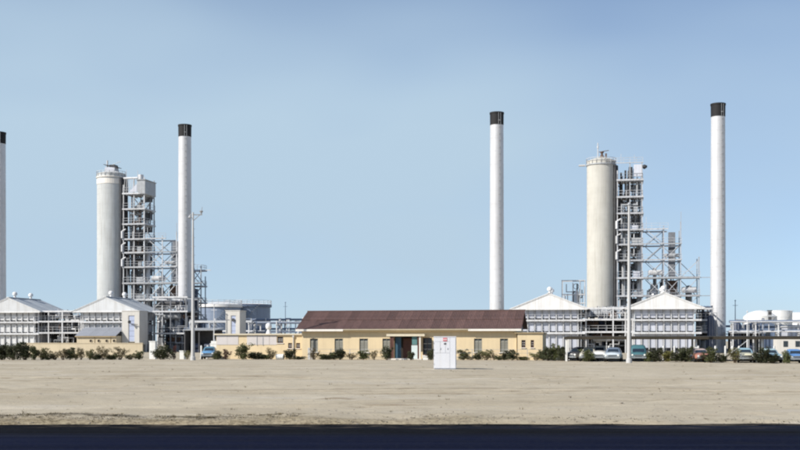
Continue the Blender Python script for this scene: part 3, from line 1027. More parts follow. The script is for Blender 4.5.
make_bay(-78.5, 57.6, "open steel bay full of dark pipes between the two left sheds", 8.9, 3, (0.2, 2.2, 4.9, 8.6))
make_bay(19.1, 57.6, "open steel bay full of pale pipes between the two right sheds", 8.7, 8, (0.2, 1.0, 5.4, 7.4, 8.5))
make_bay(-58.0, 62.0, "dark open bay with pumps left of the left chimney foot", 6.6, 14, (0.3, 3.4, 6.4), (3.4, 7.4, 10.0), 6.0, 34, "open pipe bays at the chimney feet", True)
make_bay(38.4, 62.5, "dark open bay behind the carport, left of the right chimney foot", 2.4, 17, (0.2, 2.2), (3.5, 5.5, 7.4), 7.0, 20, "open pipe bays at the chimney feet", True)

VES = [(-54.9, 66.2, 0.95, 6.6, "navy upright tank touching the left chimney foot"), (-57.0, 67.8, 0.8, 5.6, "navy upright tank behind the large dark shrub, left of the chimney foot"),
       (-51.6, 69.5, 0.7, 5.8, "slim navy upright tank right of the left chimney foot"),
       (40.2, 60.0, 0.55, 6.2, "navy upright tank just left of the right chimney foot"), (45.0, 67.0, 0.8, 5.2, "navy upright tank just right of the right chimney foot")]
for s, t, r, h, lb in VES:
    o = on_grid("upright_tank", lb, "tank", s, t, "navy upright tanks at the chimney feet")
    MB().lathe([(r * 1.05, 0), (r * 1.05, 0.25), (r, 0.25), (r, h - 0.5), (r * 0.8, h - 0.15), (0.1, h)], 22).build("shell", "vessel_navy_shade", o, True)
    MB().tube((0, 0, h - 0.05), (0, 0, h + 0.5), 0.12).path([(0, 0, h + 0.4), (r + 0.4, 0, h + 0.4), (r + 0.4, 0, 0.5)], 0.07, 6).build("outlet_pipe", "grey_steel", o, True)
    MB().beam((0.2, -r - 0.1, 0.3), (0.2, -r - 0.1, h - 0.3), 0.05).beam((-0.2, -r - 0.1, 0.3), (-0.2, -r - 0.1, h - 0.3), 0.05).build("ladder", "grey_steel", o)


# ------------------------------------------------------------------ stair towers
def make_stair_tower(s, t, w, d, H, label, speaker):
    o = on_grid("stair_tower", label, "stair tower", s, t, "pale stair towers with a tall blue window strip")
    a, b = w * 0.36, w * 0.74
    zb, zt = 1.85, H - 0.75
    mb = wall_cells(MB(), 0, w, 0, H, 0, 0.25, [(a, b, 0.95, zt)])
    mb.box(0, 0.25, 0.25, d, 0, H).box(0.25, w - 0.25, d - 0.25, d, 0, H)
    mb.box(w - 0.25, w, 0.25, d, 1.4, H).box(w - 0.25, w, d - 0.9, d - 0.25, 0, 1.4)
    mb.box(0.25, w - 0.25, 0.25, d - 0.25, H - 0.3, H)
    mb.build("wall", "pale_stucco", o)
    MB().box(-0.06, w + 0.06, -0.06, d + 0.06, H + 0.002, H + 0.14).build("coping", "pale_stucco", o)
    win = MB().box(a, a + 0.1, 0.05, 0.2, zb, zt).box(b - 0.1, b, 0.05, 0.2, zb, zt).box(a + 0.1, b - 0.1, 0.05, 0.2, zb, zb + 0.1).build("window", "pale_stucco", o)
    n = 5
    for i in range(n):
        z0 = zb + 0.1 + (zt - zb - 0.1) * i / n
        z1 = zb + 0.1 + (zt - zb - 0.1) * (i + 1) / n
        MB().box(a + 0.1, b - 0.1, 0.12, 0.15, z0 + 0.02, z1 - 0.02).build("pane", "stair_glass", win)
    MB().box(a, b, 0.16, 0.2, 0.95, zb - 0.003).build("vent_opening", "dark_room", o)
    if speaker:
        mb = MB().lathe([(0.1, 0), (0.12, 0.15), (0.26, 0.5), (0.29, 0.55)], 14)
        me = mb.mesh("loudspeaker", "dark_steel", True)
        sp = put("loudspeaker", me, o, (a + 0.45, -0.35, H - 1.9))
        sp.rotation_euler = (R(90), 0, R(20))
        MB().beam((a + 0.4, 0.0, H - 2.2), (b + 0.75, -0.5, H - 2.35), 0.1).build("bracket", "dark_steel", o)
    else:
        MB().lathe([(0.28, 0), (0.28, 0.16)], 16).build("wall_lamp", "dark_steel", o).location = ((a + b) / 2, -0.02, H - 1.5)
    return o


make_stair_tower(-60.9, 55.2, 3.3, 3.6, 7.25, "pale stair tower with horn loudspeaker, under the eave of the left shed", True)
ob = make_stair_tower(-39.7, 50, 2.5, 3.2, 7.05, "free-standing pale stair tower right of the blue car", False)
for ch in ob.children:
    if ch.name.startswith("wall_lamp"):
        ch.rotation_euler = (R(90), 0, 0)

# ------------------------------------------------------------------ office with maroon roof
def make_window(o, x0, x1, z0, z1, y=0.0, shutters=True, mull=1):
    w = MB().box(x0, x1, y + 0.16, y + 0.18, z0, z1).build("window", "dark_room", o)
    fr = MB()
    t = 0.055
    fr.box(x0, x0 + t, y + 0.06, y + 0.14, z0, z1).box(x1 - t, x1, y + 0.06, y + 0.14, z0, z1)
    fr.box(x0 + t, x1 - t, y + 0.06, y + 0.14, z0, z0 + t).box(x0 + t, x1 - t, y + 0.06, y + 0.14, z1 - t, z1)
    xm = (x0 + x1) / 2
    fr.box(xm - 0.02, xm + 0.02, y + 0.062, y + 0.138, z0 + t, z1 - t)
    fr.build("frame", "shutter_grey" if shutters else "wood_brown", w)
    if shutters:
        zt = z1 - 0.22
        for xa, xb in ((x0 + t, xm - 0.02), (xm + 0.02, x1 - t)):
            MB().box(xa, xb, y + 0.12, y + 0.13, zt, z1 - t).build("pane", "window_glass", w)
            sl = MB()
            n = 9
            for i in range(n):
                za = z0 + t + (zt - z0 - t) * i / n
                zb = z0 + t + (zt - z0 - t) * (i + 1) / n
                sl.slab((xa, y + 0.075, za), (xb, y + 0.075, za), (xb, y + 0.125, zb), (xa, y + 0.125, zb), 0.01)
            sl.build("louvre", "shutter_grey", w)
    else:
        zs = np.linspace(z0 + t, z1 - t, 4)
        for za, zb in zip(zs[:-1], zs[1:]):
            MB().box(x0 + t, x1 - t, y + 0.10, y + 0.12, za + 0.02, zb - 0.02).build("pane", "window_glass", w)
            if zb < z1 - t - 0.01:
                MB().box(x0 + t, x1 - t, y + 0.07, y + 0.13, zb - 0.017, zb + 0.017).build("glazing_bar", "white_trim", w)
    MB().box(x0 - 0.06, x1 + 0.06, y - 0.09, y + 0.158, z0 - 0.08, z0 - 0.002).build("sill", "white_trim", w)
    return w


office = on_grid("office_building", "long cream office with maroon sheet roof and a dark porch", "building", -8.74, -11)
WL, WD, WH = 23.34, 8.4, 3.2
wins = [(0.9, 1.8), (3.66, 4.6), (6.42, 7.37), (8.96, 9.86), (18.85, 19.7), (21.6, 22.45)]
ops = [(a, b, 0.8, 2.26) for a, b in wins] + [(10.25, 13.0, 0.0, 2.5), (13.35, 14.35, 0.5, 2.35)]
mb = wall_cells(MB(), 0, WL, 0, WH, 0, 0.2, ops)
mb.box(0, 0.2, 0.2, WD, 0, WH).box(WL - 0.2, WL, 0.2, WD, 0, WH).box(0.2, WL - 0.2, WD - 0.2, WD, 0, WH)
mb.build("wall", "cream_stucco", office)
MB().box(-0.03, 9.9, -0.03, -0.002, 0, 0.28).box(14.6, WL + 0.03, -0.03, -0.002, 0, 0.28).build("plinth", "beige_stucco", office)
MB().box(0.25, WL - 0.25, 2.4, 2.5, 0, 3.1).build("partition", "dark_room", office)
MB().box(0.25, WL - 0.25, 0.25, 2.3, 3.0, 3.1).build("ceiling", "cream_trim", office)
for a, b in wins:
    make_window(office, a, b, 0.8, 2.26)
make_window(office, 13.35, 14.35, 0.5, 2.35, shutters=False)
# roof: two rows of corrugated sheets on the front slope, one slab behind
EZ, RZ, EY, RY = 3.32, 5.28, -0.55, 4.2
sw = (WL + 1.1) / 28


def corrugated(w, y0, z0, y1, z1, name, material):
    v, f = [], []
    n = 24
    for i in range(n + 1):
        x = w * 1.02 * i / n
        d = 0.028 * math.sin(2 * math.pi * 5 * i / n)
        v += [(x, y0, z0 + d), (x, y1, z1 + d), (x, y0, z0 + d - 0.02), (x, y1, z1 + d - 0.02)]
    for i in range(n):
        k = 4 * i
        f += [(k, k + 4, k + 5, k + 1), (k + 2, k + 3, k + 7, k + 6), (k, k + 2, k + 6, k + 4)]
    me = bpy.data.meshes.new(name)
    me.from_pydata(v, [], f)
    me.materials.append(MATS[material])
    me.update()
    return me


ym, zm = (EY + RY) / 2, (EZ + RZ) / 2
low = corrugated(sw, EY, EZ, ym + 0.12, zm + 0.05, "roof_sheet", "maroon_sheet")
upp = corrugated(sw, ym - 0.05, zm + 0.03, RY, RZ + 0.045, "roof_sheet", "maroon_sheet")
for i in range(28):
    dz = 0.012 * (i % 2)
    put("roof_sheet", low, office, (-0.55 + sw * i, rng.uniform(-0.03, 0.03), dz))
    put("roof_sheet", upp, office, (-0.55 + sw * i, rng.uniform(-0.02, 0.02), dz + 0.01))
MB().slab((WL + 0.5, RY, RZ), (WL + 0.5, WD + 0.5, EZ), (-0.5, WD + 0.5, EZ), (-0.5, RY, RZ), -0.05).build("rear_roof_slope", "maroon_sheet", office)
MB().prism([(0, 0)] and [(-0.55, RZ + 0.02), (WL + 0.6, RZ + 0.02), (WL + 0.6, RZ + 0.13), (-0.55, RZ + 0.13)], RY - 0.16, RY + 0.16).build("ridge_cap", "maroon_sheet", office)
gm = MB()
for xa, xb in ((0.0, 0.2), (WL - 0.2, WL)):
    k = len(gm.v)
    gm.v += [(x, y, z) for x in (xa, xb) for y, z in ((0.0, WH + 0.05), (WD, WH + 0.05), (RY, RZ - 0.12))]
    gm.f += [(k, k + 2, k + 1), (k + 3, k + 4, k + 5), (k, k + 1, k + 4, k + 3), (k + 1, k + 2, k + 5, k + 4), (k + 2, k, k + 3, k + 5)]
gm.build("gable", "pump_roof", office)
for xa, xb, m_ in ((-0.55, 4.75, "white_trim"), (4.755, 18.3, "gutter_brown"), (18.305, WL + 0.55, "white_trim")):
    off = 0.05 if m_ == "white_trim" else 0.0
    MB().box(xa, xb, EY - 0.06 - off, EY + 0.0, EZ - 0.25 - off * 0.4, EZ - 0.045).build("fascia_board", m_, office)
    MB().box(xa, xb, EY + 0.003, 0.0, EZ - 0.2, EZ - 0.15).build("soffit", "cream_trim", office)
MB().box(4.76, 18.3, EY - 0.13, EY - 0.063, EZ - 0.12, EZ - 0.05).build("gutter", "cream_trim", office)
# porch
pr = MB().box(9.75, 13.75, -1.45, -0.003, 2.52, 2.72).build("porch_roof", "cream_trim", office)
MB().box(9.7, 13.8, -1.5, -1.453, 2.5, 2.74).build("fascia_board", "cream_trim", pr)
for x, w, m_ in ((10.05, 0.16, "wood_brown"), (10.24, 0.22, "wood_brown"), (13.02, 0.16, "wood_brown"), (13.2, 0.15, "white_trim")):
    MB().box(x, x + w, -1.35, -1.15, 0.12, 2.52).build("porch_post", m_, office)
MB().box(10.0, 13.5, -1.6, 0.3, 0.0, 0.12).build("porch_floor", "pale_stucco", office)
MB().box(10.3, 11.9, -2.1, -1.603, 0.0, 0.16).build("step", "white_trim", office)
d = MB().box(10.5, 11.1, -0.55, -0.5, 0.13, 2.4).build("door", "door_blue", office)
d["label"] = "blue door leaf on the left of the porch"
MB().box(11.0, 11.04, -0.62, -0.56, 1.0, 1.2).build("handle", "chrome", d)
d = MB().box(12.35, 13.0, -1.2, -1.16, 0.13, 1.55).build("door", "door_pale", office)
d["label"] = "pale lower door panel on the right of the porch"
MB().box(12.4, 12.95, -1.195, -1.165, 1.6, 2.48).build("pane", "door_teal", d)
MB().box(12.33, 13.02, -1.21, -1.15, 1.551, 1.598).build("rail", "wood_brown", d)
MB().box(11.2, 12.2, 0.1, 0.15, 0.13, 2.3).box(11.65, 11.72, 0.06, 0.097, 0.13, 2.3).build("door", "wood_brown", office)
MB().box(10.26, 11.19, 0.3, 0.35, 0.12, 2.5).box(12.21, 12.99, 0.3, 0.35, 0.12, 2.5).build("porch_rear_wall", "dark_room", office)

o = on_grid("planter_box", "white planter box right of the porch, left of the white cabinet", "planter", 4.95, -13.0)
MB().box(0, 0.55, 0, 0.5, 0, 0.42).box(-0.04, 0.59, -0.04, -0.001, 0.34, 0.44).build("box", "post_white", o)
MB().box(0.05, 0.5, 0.05, 0.45, 0.42, 0.45).build("soil", "rust_steel", o)

ann = on_grid("flat_annex", "cream flat-roofed annex at the right end of the office", "building", 14.72, -11.35)
aw = [(0.42, 0.84), (1.38, 1.72)]
mb = wall_cells(MB(), 0, 2.62, 0, 2.78, 0, 0.2, [(a, b, 1.32, 2.1) for a, b in aw])
mb.box(0, 0.2, 0.2, 6, 0, 2.78).box(2.42, 2.62, 0.2, 6, 0, 2.78).box(0.2, 2.42, 5.8, 6, 0, 2.78)
mb.build("wall", "cream_stucco", ann)
MB().box(-0.3, 2.72, -0.16, 6.1, 2.783, 2.9).build("roof", "gutter_brown", ann)
for a, b in aw:
    make_window(ann, a, b, 1.32, 2.1, shutters=False)

wing = on_grid("flat_wing", "low pale flat-roofed wing left of the maroon-roofed office", "building", -19.1, -9.6)
ops = [(7.12, 7.8, 1.78, 2.46), (8.36, 8.82, 1.2, 1.78), (9.28, 9.74, 1.2, 1.78)]
mb = wall_cells(MB(), 0, 10.3, 0, 2.66, 0, 0.2, ops)
mb.box(0, 0.2, 0.2, 6, 0, 2.66).box(0.2, 10.3, 5.8, 6, 0, 2.66).box(0.2, 10.3, 3, 3.1, 0, 2.6)
mb.build("wall", "cream_stucco", wing)
MB().box(-0.2, 10.3, -0.22, 6.1, 2.663, 2.82).build("roof", "cream_trim", wing)
for i, (xa, xb) in enumerate(((0.05, 1.3), (1.32, 2.6), (3.6, 4.75), (4.79, 5.45), (5.49, 6.2), (6.24, 7.05))):
    MB().box(xa, xb, -0.035, -0.002, 1.58, 2.62).build("wall_board", "pink_board", wing)
for x, zb in ((4.77, 1.5), (5.47, 1.5)):
    MB().box(x - 0.03, x + 0.03, -0.07, -0.037, zb, 2.64).build("batten", "grey_steel", wing)
for a, b, c_, d_ in ops:
    make_window(wing, a, b, c_, d_, shutters=False)
MB().tube((9.0, -0.1, 0.05), (9.0, -0.1, 2.75), 0.07).box(8.9, 9.1, -0.2, -0.005, 2.4, 2.62).build("drainpipe", "pole_concrete", wing, True)

o = on_grid("roof_ventilator", "white ball ventilator on the roof of the low wing", "ventilator", -14.0, -6.4, z=2.82)
MB().lathe([(0.34, 0), (0.2, 0.35), (0.14, 0.5)], 16).build("neck", "white_sheet", o, True)
MB().lathe([(0.1, 0.45), (0.3, 0.6), (0.36, 0.85), (0.3, 1.1), (0.1, 1.25)], 18).build("ball", "white_sheet", o, True)

# ------------------------------------------------------------------ pump house, beige wall and gate pillars
o = on_grid("pump_house", "beige lean-to pump house with grey roof and round vents, before the white shed", "building", -68.5, 53.2)
MB().box(0, 7.5, 0, 3.0, 0, 2.9).build("wall", "beige_stucco", o)
rs = MB().slab((0, -0.3, 2.9), (1.28, -0.3, 2.9), (1.28, 3.2, 4.45), (0, 3.2, 4.45), 0.06).mesh("roof_sheet", "pump_roof")
for i in range(6):
    put("roof_sheet", rs, o, (-0.2 + 1.29 * i, 0, 0.01 * (i % 2)))
MB().box(-0.2, 7.55, -0.33, -0.26, 2.7, 2.86).build("fascia_board", "gutter_brown", o)
for x in (2.7, 4.2, 5.7, 7.1):
    v = put("round_vent", MB().lathe([(0.24, -0.02), (0.3, -0.02), (0.3, 0.06), (0.24, 0.06)], 18, cap=False).mesh("round_vent", "beige_stucco"), o, (x, -0.02, 2.02))
    v.rotation_euler = (R(90), 0, 0)
    MB().lathe([(0.25, -0.015), (0.25, 0.02)], 18).build("vent_disc", "dark_room", v)
for x in (3.4, 6.4):
    MB().box(x - 0.05, x + 0.05, -0.08, -0.002, 1.4, 2.7).build("downpipe", "gutter_brown", o)

o = on_grid("beige_wall", "beige plastered boundary wall behind the left row of shrubs", "wall", -47.2, -2.3)
MB().box(0, 16.0, 0, 0.25, 0, 1.7).build("wall", "beige_stucco", o)
MB().box(-0.05, 16.05, -0.05, 0.3, 1.702, 1.78).build("coping", "beige_stucco", o)

for s, t, w, h, lb in ((-25.95, -12.2, 0.68, 2.0, "tall white gate pillar beside the large dark shrub"), (-22.3, -12.4, 0.5, 0.95, "short white gate pillar left of the left lamp pole")):
    o = on_grid("gate_pillar", lb, "pillar", s, t, "white gate pillars")
    MB().box(0, w, 0, w, 0, h - 0.1).build("shaft", "post_white", o)
    MB().box(-0.04, w + 0.04, -0.04, w + 0.04, h - 0.098, h).build("cap", "post_white", o)
o = on_grid("low_wall", "small white wall stub behind the yellowish shrub by the lamp pole", "wall", -26.5, 8.0)
MB().box(0, 1.0, 0, 0.3, 0, 1.6).box(-0.04, 1.04, -0.04, 0.34, 1.602, 1.7).build("wall", "post_white", o)
o = on_grid("switch_cabinet", "white switch cabinet between the blue car and the stair tower", "cabinet", -27.15, 10)
MB().box(0, 0.85, 0, 0.5, 0.6, 2.0).build("body", "post_white", o)
for x in (0.06, 0.67):
    MB().box(x, x + 0.12, 0.1, 0.4, 0, 0.6).build("leg", "grey_steel", o)
MB().box(0.05, 0.8, -0.025, -0.002, 0.7, 1.9).build("door", "post_white", o)
MB().box(0.36, 0.46, 0.1, 0.4, 2.0, 2.25).build("cable_gland", "grey_steel", o)

# ------------------------------------------------------------------ white cabinet standing on the sand
cab = thing("white_cabinet", "white upright metal cabinet with red sign standing alone on the sand", "cabinet", (2.33, 75.9, 0), -R(4))
CW, CD, CH = 1.52, 0.75, 2.32
MB().box(0.0, CW, 0, CD, 0.1, CH - 0.05).build("body", "cabinet_white", cab)
MB().box(0.04, CW - 0.04, 0.05, CD - 0.05, 0.06, 0.1).build("base", "cabinet_seam", cab)
MB().box(-0.1, CW + 0.1, -0.12, CD + 0.1, -0.15, 0.058).build("plinth", "pole_concrete", cab)
for z in (0.35, 0.95, 1.35, 1.8):
    MB().box(0.0, 0.03, -0.04, -0.0245, z, z + 0.1).build("hinge", "cabinet_seam", cab)
MB().box(-0.02, CW + 0.02, -0.04, CD + 0.02, CH - 0.048, CH).build("top", "cabinet_white", cab)
for x0, x1, z0, z1 in ((0.02, 0.44, 1.18, 1.95), (0.46, 0.80, 1.18, 1.95), (0.82, 1.10, 1.18, 1.95), (0.02, 1.10, 0.13, 1.16), (0.02, 1.10, 1.97, 2.24), (1.12, 1.5, 0.13, 2.24)):
    d = MB().box(x0, x1, -0.024, -0.002, z0, z1).build("door", "cabinet_white", cab)
for x in (0.42, 0.92):
    MB().box(x, x + 0.045, -0.06, -0.026, 1.42, 1.54).build("handle", "cabinet_seam", cab)
sg = MB().box(0.64, 0.92, -0.045, -0.026, 1.99, 2.22).build("sign", "sign_red", cab)
mb = MB()
for x in (0.665, 0.72, 0.775, 0.83, 0.875):
    mb.box(x, x + 0.035, -0.049, -0.0452, 2.06, 2.15)
mb.build("lettering", "post_white", sg)
MB().box(0.70, 0.86, -0.04, -0.026, 1.76, 1.86).build("vent_plate", "dark_steel", cab)
MB().box(CW + 0.002, CW + 0.02, 0.05, CD - 0.05, 0.3, 2.15).build("side_panel", "cabinet_white", cab)

# ------------------------------------------------------------------ wire fence before the office
fen = on_grid("wire_fence", "low wire fence on thin posts before the office windows", "fence", -7.0, -13.2)
segs = [(0.0, 8.3), (15.3, 24.8)]
for a, b in segs:
    n = round((b - a) / 2.1)
    for i in range(n + 1):
        w = 0.1 if i in (0, n) else 0.05
        x = a + (b - a) * i / n
        MB().box(x - w / 2, x + w / 2, -w / 2, w / 2, 0, 1.2 if i in (0, n) else 1.14).build("post", "pole_concrete" if i in (0, n) else "grey_steel", fen)
    for z in (0.35, 0.75, 1.12):
        MB().tube((a, 0, z), (b, 0, z), 0.014, n=5).build("wire", "grey_steel", fen)
o = on_grid("fence_post", "thick grey fence end post left of the first office window", "post", -7.35, -13.0)
MB().box(-0.14, 0.14, -0.1, 0.1, 0, 1.22).box(-0.16, 0.16, -0.12, 0.12, 1.222, 1.27).build("shaft", "pole_concrete", o)

# ------------------------------------------------------------------ lamp poles
def make_pole(x, y, h, label, arm):
    o = thing("lamp_pole", label, "lamp pole", (x, y, 0), 0, "tall pale lamp poles")
    MB().lathe([(0.27, -0.2), (0.27, 0.35), (0.2, 0.4), (0.19, 2.0), (0.085, h)], 14).build("shaft", "pole_concrete", o, True)
    if arm:
        MB().beam((-0.35, 0, h - 0.25), (0.95, 0, h - 0.25), 0.1).beam((0, 0, h - 0.9), (0.7, 0, h - 0.28), 0.06).build("cross_arm", "grey_steel", o)
        MB().lathe([(0.06, h - 0.2), (0.1, h - 0.05), (0.2, h + 0.12), (0.05, h + 0.22)], 12, 0.85, 0).beam((0.85, 0, h - 0.2), (0.95, 0, h + 0.55), 0.05).build("lamp", "grey_steel", o)
        MB().lathe([(0.1, h - 0.6), (0.22, h - 0.55), (0.08, h - 0.3)], 12, -0.3, 0).build("lamp", "grey_steel", o)
    else:
        MB().lathe([(0.1, h), (0.16, h + 0.1), (0.05, h + 0.3)], 12).build("cap", "grey_steel", o)
    for z in np.arange(4.5, h - 1, 0.9):
        MB().beam((-0.26, 0, z), (0.26, 0, z), 0.025).build("climbing_rung", "grey_steel", o)
    return o


make_pole(-21.23, 112.8, 15.2, "tall lamp pole with crossarm before the left chimney", True)
make_pole(20.82, 100.0, 14.3, "tall plain pole standing among the parked cars", False)

# ------------------------------------------------------------------ carport, and a dark sheet put in for its shade
mb = MB()
P4 = [grid(17.5, -15.6, 0.03), grid(60, -15.6, 0.03), grid(60, -5.5, 0.03), grid(17.5, -5.5, 0.03)]
for a, b in zip(np.linspace(0, 1, 21)[:-1], np.linspace(0, 1, 21)[1:]):
    mb.quad(P4[0].lerp(P4[1], a), P4[0].lerp(P4[1], b), P4[3].lerp(P4[2], b), P4[3].lerp(P4[2], a))
tag(mb.build("carport_shade_sheet", "asphalt"), "dark sheet laid under the carport in place of its shade", kind="structure")
cp = on_grid("carport", "long brown flat carport roof on white posts over the parked cars", "carport", 19.9, -17.0)
CL = 27.0
for x in (0.12, 6.35, 12.5, 18.6, 24.8):
    for y in (0.0, 5.0):
        MB().box(x - 0.1, x + 0.1, y - 0.1, y + 0.1, 0, 2.14 + 0.02 * y).build("post", "post_white", cp)
for y in (-0.1, 5.0):
    MB().box(0, CL, y - 0.07, y + 0.07, 2.16 + 0.02 * y, 2.36 + 0.02 * y).build("beam", "carport_brown", cp)
rs = MB().slab((0, -0.7, 2.37), (0.995, -0.7, 2.37), (0.995, 5.6, 2.5), (0, 5.6, 2.5), 0.05).mesh("roof_sheet", "carport_brown")
for i in range(27):
    put("roof_sheet", rs, cp, (i, rng.uniform(-0.02, 0.02), 0.006 * (i % 2)))
MB().box(-0.05, CL, -0.76, -0.70, 2.16, 2.41).build("fascia_board", "carport_brown", cp)
for i in range(10):
    MB().box(0.2 + i * 2.9, 0.3 + i * 2.9, -0.6, 5.5, 2.26, 2.31).build("rafter", "carport_brown", cp)

PW = [(201, -21.1, "short white post left of the blue car, behind it"), (207, -20.35, "short white post just behind the roof of the blue car"), (609, 24.1, "short white post left of the pale blue-white sedan"),
      (664, 29.7, "short white post behind the yellow-green shrub"), (674, 30.8, "short white post right of the yellow-green shrub"), (698, 33.2, "short white post right of the third carport post"),
      (715, 34.9, "short white post behind the salmon car"), (725, 35.9, "short white post right of the salmon car"), (732, 36.6, "short white post left of the cream and blue car, second one"),
      (739, 37.25, "short white post just left of the cream and blue car roof"), (774, 40.7, "short white post between the cream car and the pale blue car")]
for _, s, lb in PW:
    o = on_grid("white_post", lb, "post", s, -9.0, "short white posts behind the parked cars")
    MB().lathe([(0.11, 0), (0.1, 1.42), (0.07, 1.5)], 12).build("shaft", "post_white", o, True)
    MB().lathe([(0.16, 0), (0.16, 0.12), (0.112, 0.14)], 12).build("foot", "pole_concrete", o, True)


# ------------------------------------------------------------------ parked cars
def rrect(y0, y1, hw, n=5, rad=0.28):
    pts = []
    for cx, cy, a0 in ((hw - rad, y0 + rad, -90), (hw - rad, y1 - rad, 0), (-hw + rad, y1 - rad, 90), (-hw + rad, y0 + rad, 180)):
        for i in range(n):
            a = R(a0 + 90 * i / (n - 1))
            pts.append((cx + rad * math.cos(a), cy + rad * math.sin(a)))
    return pts


def make_car(x, y, rz, label, paint, roof=None, k=1.0, hk=1.0, wk=1.0, van=False):
    o = thing("parked_car", label, "van" if van else "car", (x, y, 0), rz, "cars parked under the carport" if x > 0 else None)
    pm_ = "car_" + "_".join("%02d" % int(c * 99) for c in paint)
    if pm_ not in MATS:
        mat(pm_, paint, 0.3, 0.04, 1.5, coat=0.4, spec=0.5)
    rm_ = pm_
    if roof:
        rm_ = "car_" + "_".join("%02d" % int(c * 99) for c in roof)
        if rm_ not in MATS:
            mat(rm_, roof, 0.3, 0.04, 1.5, coat=0.4, spec=0.5)
    st = [(0.0, 0.66, 0.44, 0.74), (0.06, 0.75, 0.38, 0.84), (0.2, 0.81, 0.34, 0.92), (0.55, 0.85, 0.3, 0.98), (1.3, 0.87, 0.27, 1.03), (2.3, 0.88, 0.26, 1.02), (3.3, 0.87, 0.27, 1.01), (3.9, 0.84, 0.3, 0.97), (4.25, 0.78, 0.36, 0.86), (4.36, 0.68, 0.44, 0.74)]
    mb = MB()
    ring = 14
    for yy, hw, zb, zt in st:
        hw *= wk
        zt *= hk
        zm_ = zb + (zt - zb) * 0.6
        half = [(hw * 0.8, zb), (hw * 0.97, zb + 0.06), (hw, zb + (zt - zb) * 0.35), (hw * 0.985, zm_), (hw * 0.93, zt - 0.07), (hw * 0.72, zt - 0.01 if yy > 1 else zt - 0.03), (hw * 0.25, zt + 0.03)]
        mb.v += [(a, yy * k, b) for a, b in half] + [(-a, yy * k, b) for a, b in reversed(half)]
    for i in range(len(st) - 1):
        for j in range(ring):
            q = (j + 1) % ring
            mb.f.append((i * ring + j, i * ring + q, (i + 1) * ring + q, (i + 1) * ring + j))
    mb.f.append(tuple(range(ring))[::-1])
    mb.f.append(tuple((len(st) - 1) * ring + j for j in range(ring)))
    body = mb.build("body", pm_, o, True)
    if van:
        lv = [(0.95, 0.75, 4.2, 0.83), (1.35, 0.95, 4.18, 0.78), (1.62, 1.15, 4.15, 0.68), (1.72, 1.35, 4.0, 0.5)]
    else:
        lv = [(0.95, 1.2, 3.75, 0.80), (1.36, 1.72, 3.3, 0.66), (1.47, 1.95, 3.12, 0.56), (1.52, 2.2, 2.9, 0.36)]
    lv = [(a * hk, b * k, c_ * k, d_ * wk) for a, b, c_, d_ in lv]
    mb = MB()
    n = 20
    for z, y0, y1, hw in lv:
        mb.v += [(px, py, z) for px, py in rrect(y0, y1, hw, 5, min(0.25, hw * 0.6))]
    for i in range(3):
        for j in range(n):
            q = (j + 1) % n
            mb.f.append((i * n + j, i * n + q, (i + 1) * n + q, (i + 1) * n + j))
    mb.f.append(tuple(3 * n + j for j in range(n)))
    mb.build("roof", rm_, o, True)

    def face(u0, u1, w0, w1, side, name):
        """glass panel lying on a face between cabin levels 0 and 1; u along the face, w up"""
        (za, ya0, ya1, ha), (zb, yb0, yb1, hb) = lv[0], lv[1]
        ps = []
        for u_, w_ in ((u0, w0), (u1, w0), (u1, w1), (u0, w1)):
            z = za + (zb - za) * w_
            y0 = ya0 + (yb0 - ya0) * w_
            y1 = ya1 + (yb1 - ya1) * w_
            hw = ha + (hb - ha) * w_
            if side == 'f':
                ps.append((hw * u_, y0 - 0.012, z))
            elif side == 'b':
                ps.append((-hw * u_, y1 + 0.012, z))
            else:
                sg_ = 1 if side == 'r' else -1
                yy = y0 + (y1 - y0) * (u_ if sg_ > 0 else 1 - u_)
                ps.append((sg_ * (hw + 0.012), yy, z))
        nn = (Vector(ps[1]) - Vector(ps[0])).cross(Vector(ps[3]) - Vector(ps[0])).normalized() * 0.012
        m2 = MB()
        m2.slab(*[tuple(Vector(p) + nn * 0.5) for p in ps], 0.012)
        return m2.build(name, "car_glass", o)

    face(-0.74, 0.74, 0.14, 0.94, 'f', "windscreen")
    face(-0.72, 0.72, 0.2, 0.92, 'b', "rear_window")
    for sd in 'rl':
        face(0.14, 0.47, 0.2, 0.92, sd, "side_window")
        face(0.53, 0.84, 0.2, 0.92, sd, "side_window")
    tyre = MB().lathe([(0.2, -0.09), (0.3, -0.09), (0.33, -0.06), (0.33, 0.06), (0.3, 0.09), (0.2, 0.09)], 20).mesh("tyre", "rubber", True)
    rim = MB().lathe([(0.01, -0.085), (0.2, -0.085), (0.2, 0.085), (0.1, 0.1), (0.01, 0.105)], 16).mesh("rim", "chrome", True)
    for sx in (-1, 1):
        for yy in (0.82, 3.5):
            w = MB().lathe([(0.19, -0.07), (0.19, 0.07)], 12).build("wheel", "dark_steel", o)
            w.location = (sx * 0.79 * wk, yy * k, 0.33)
            w.rotation_euler = (0, R(90) * sx, 0)
            put("tyre", tyre, w)
            put("rim", rim, w)
    for yy, lbx in ((-0.08, "front"), (4.40, "rear")):
        b = MB()
        b.box(-0.78 * wk, 0.78 * wk, yy * k - 0.05, yy * k + 0.05, 0.36, 0.5)
        for sx in (-0.4, 0.4):
            b.box(sx - 0.05, sx + 0.05, yy * k - 0.09, yy * k + 0.09, 0.33, 0.57)
        b.build("bumper", "chrome", o)
    g = MB()
    g.box(-0.44 * wk, 0.44 * wk, -0.035, 0.02, 0.54, 0.70)
    gr = g.build("grille", "dark_steel", o)
    g = MB()
    for i in range(4):
        g.box(-0.43 * wk, 0.43 * wk, -0.055, -0.037, 0.555 + i * 0.04, 0.575 + i * 0.04)
    g.build("grille_bar", "chrome", gr)
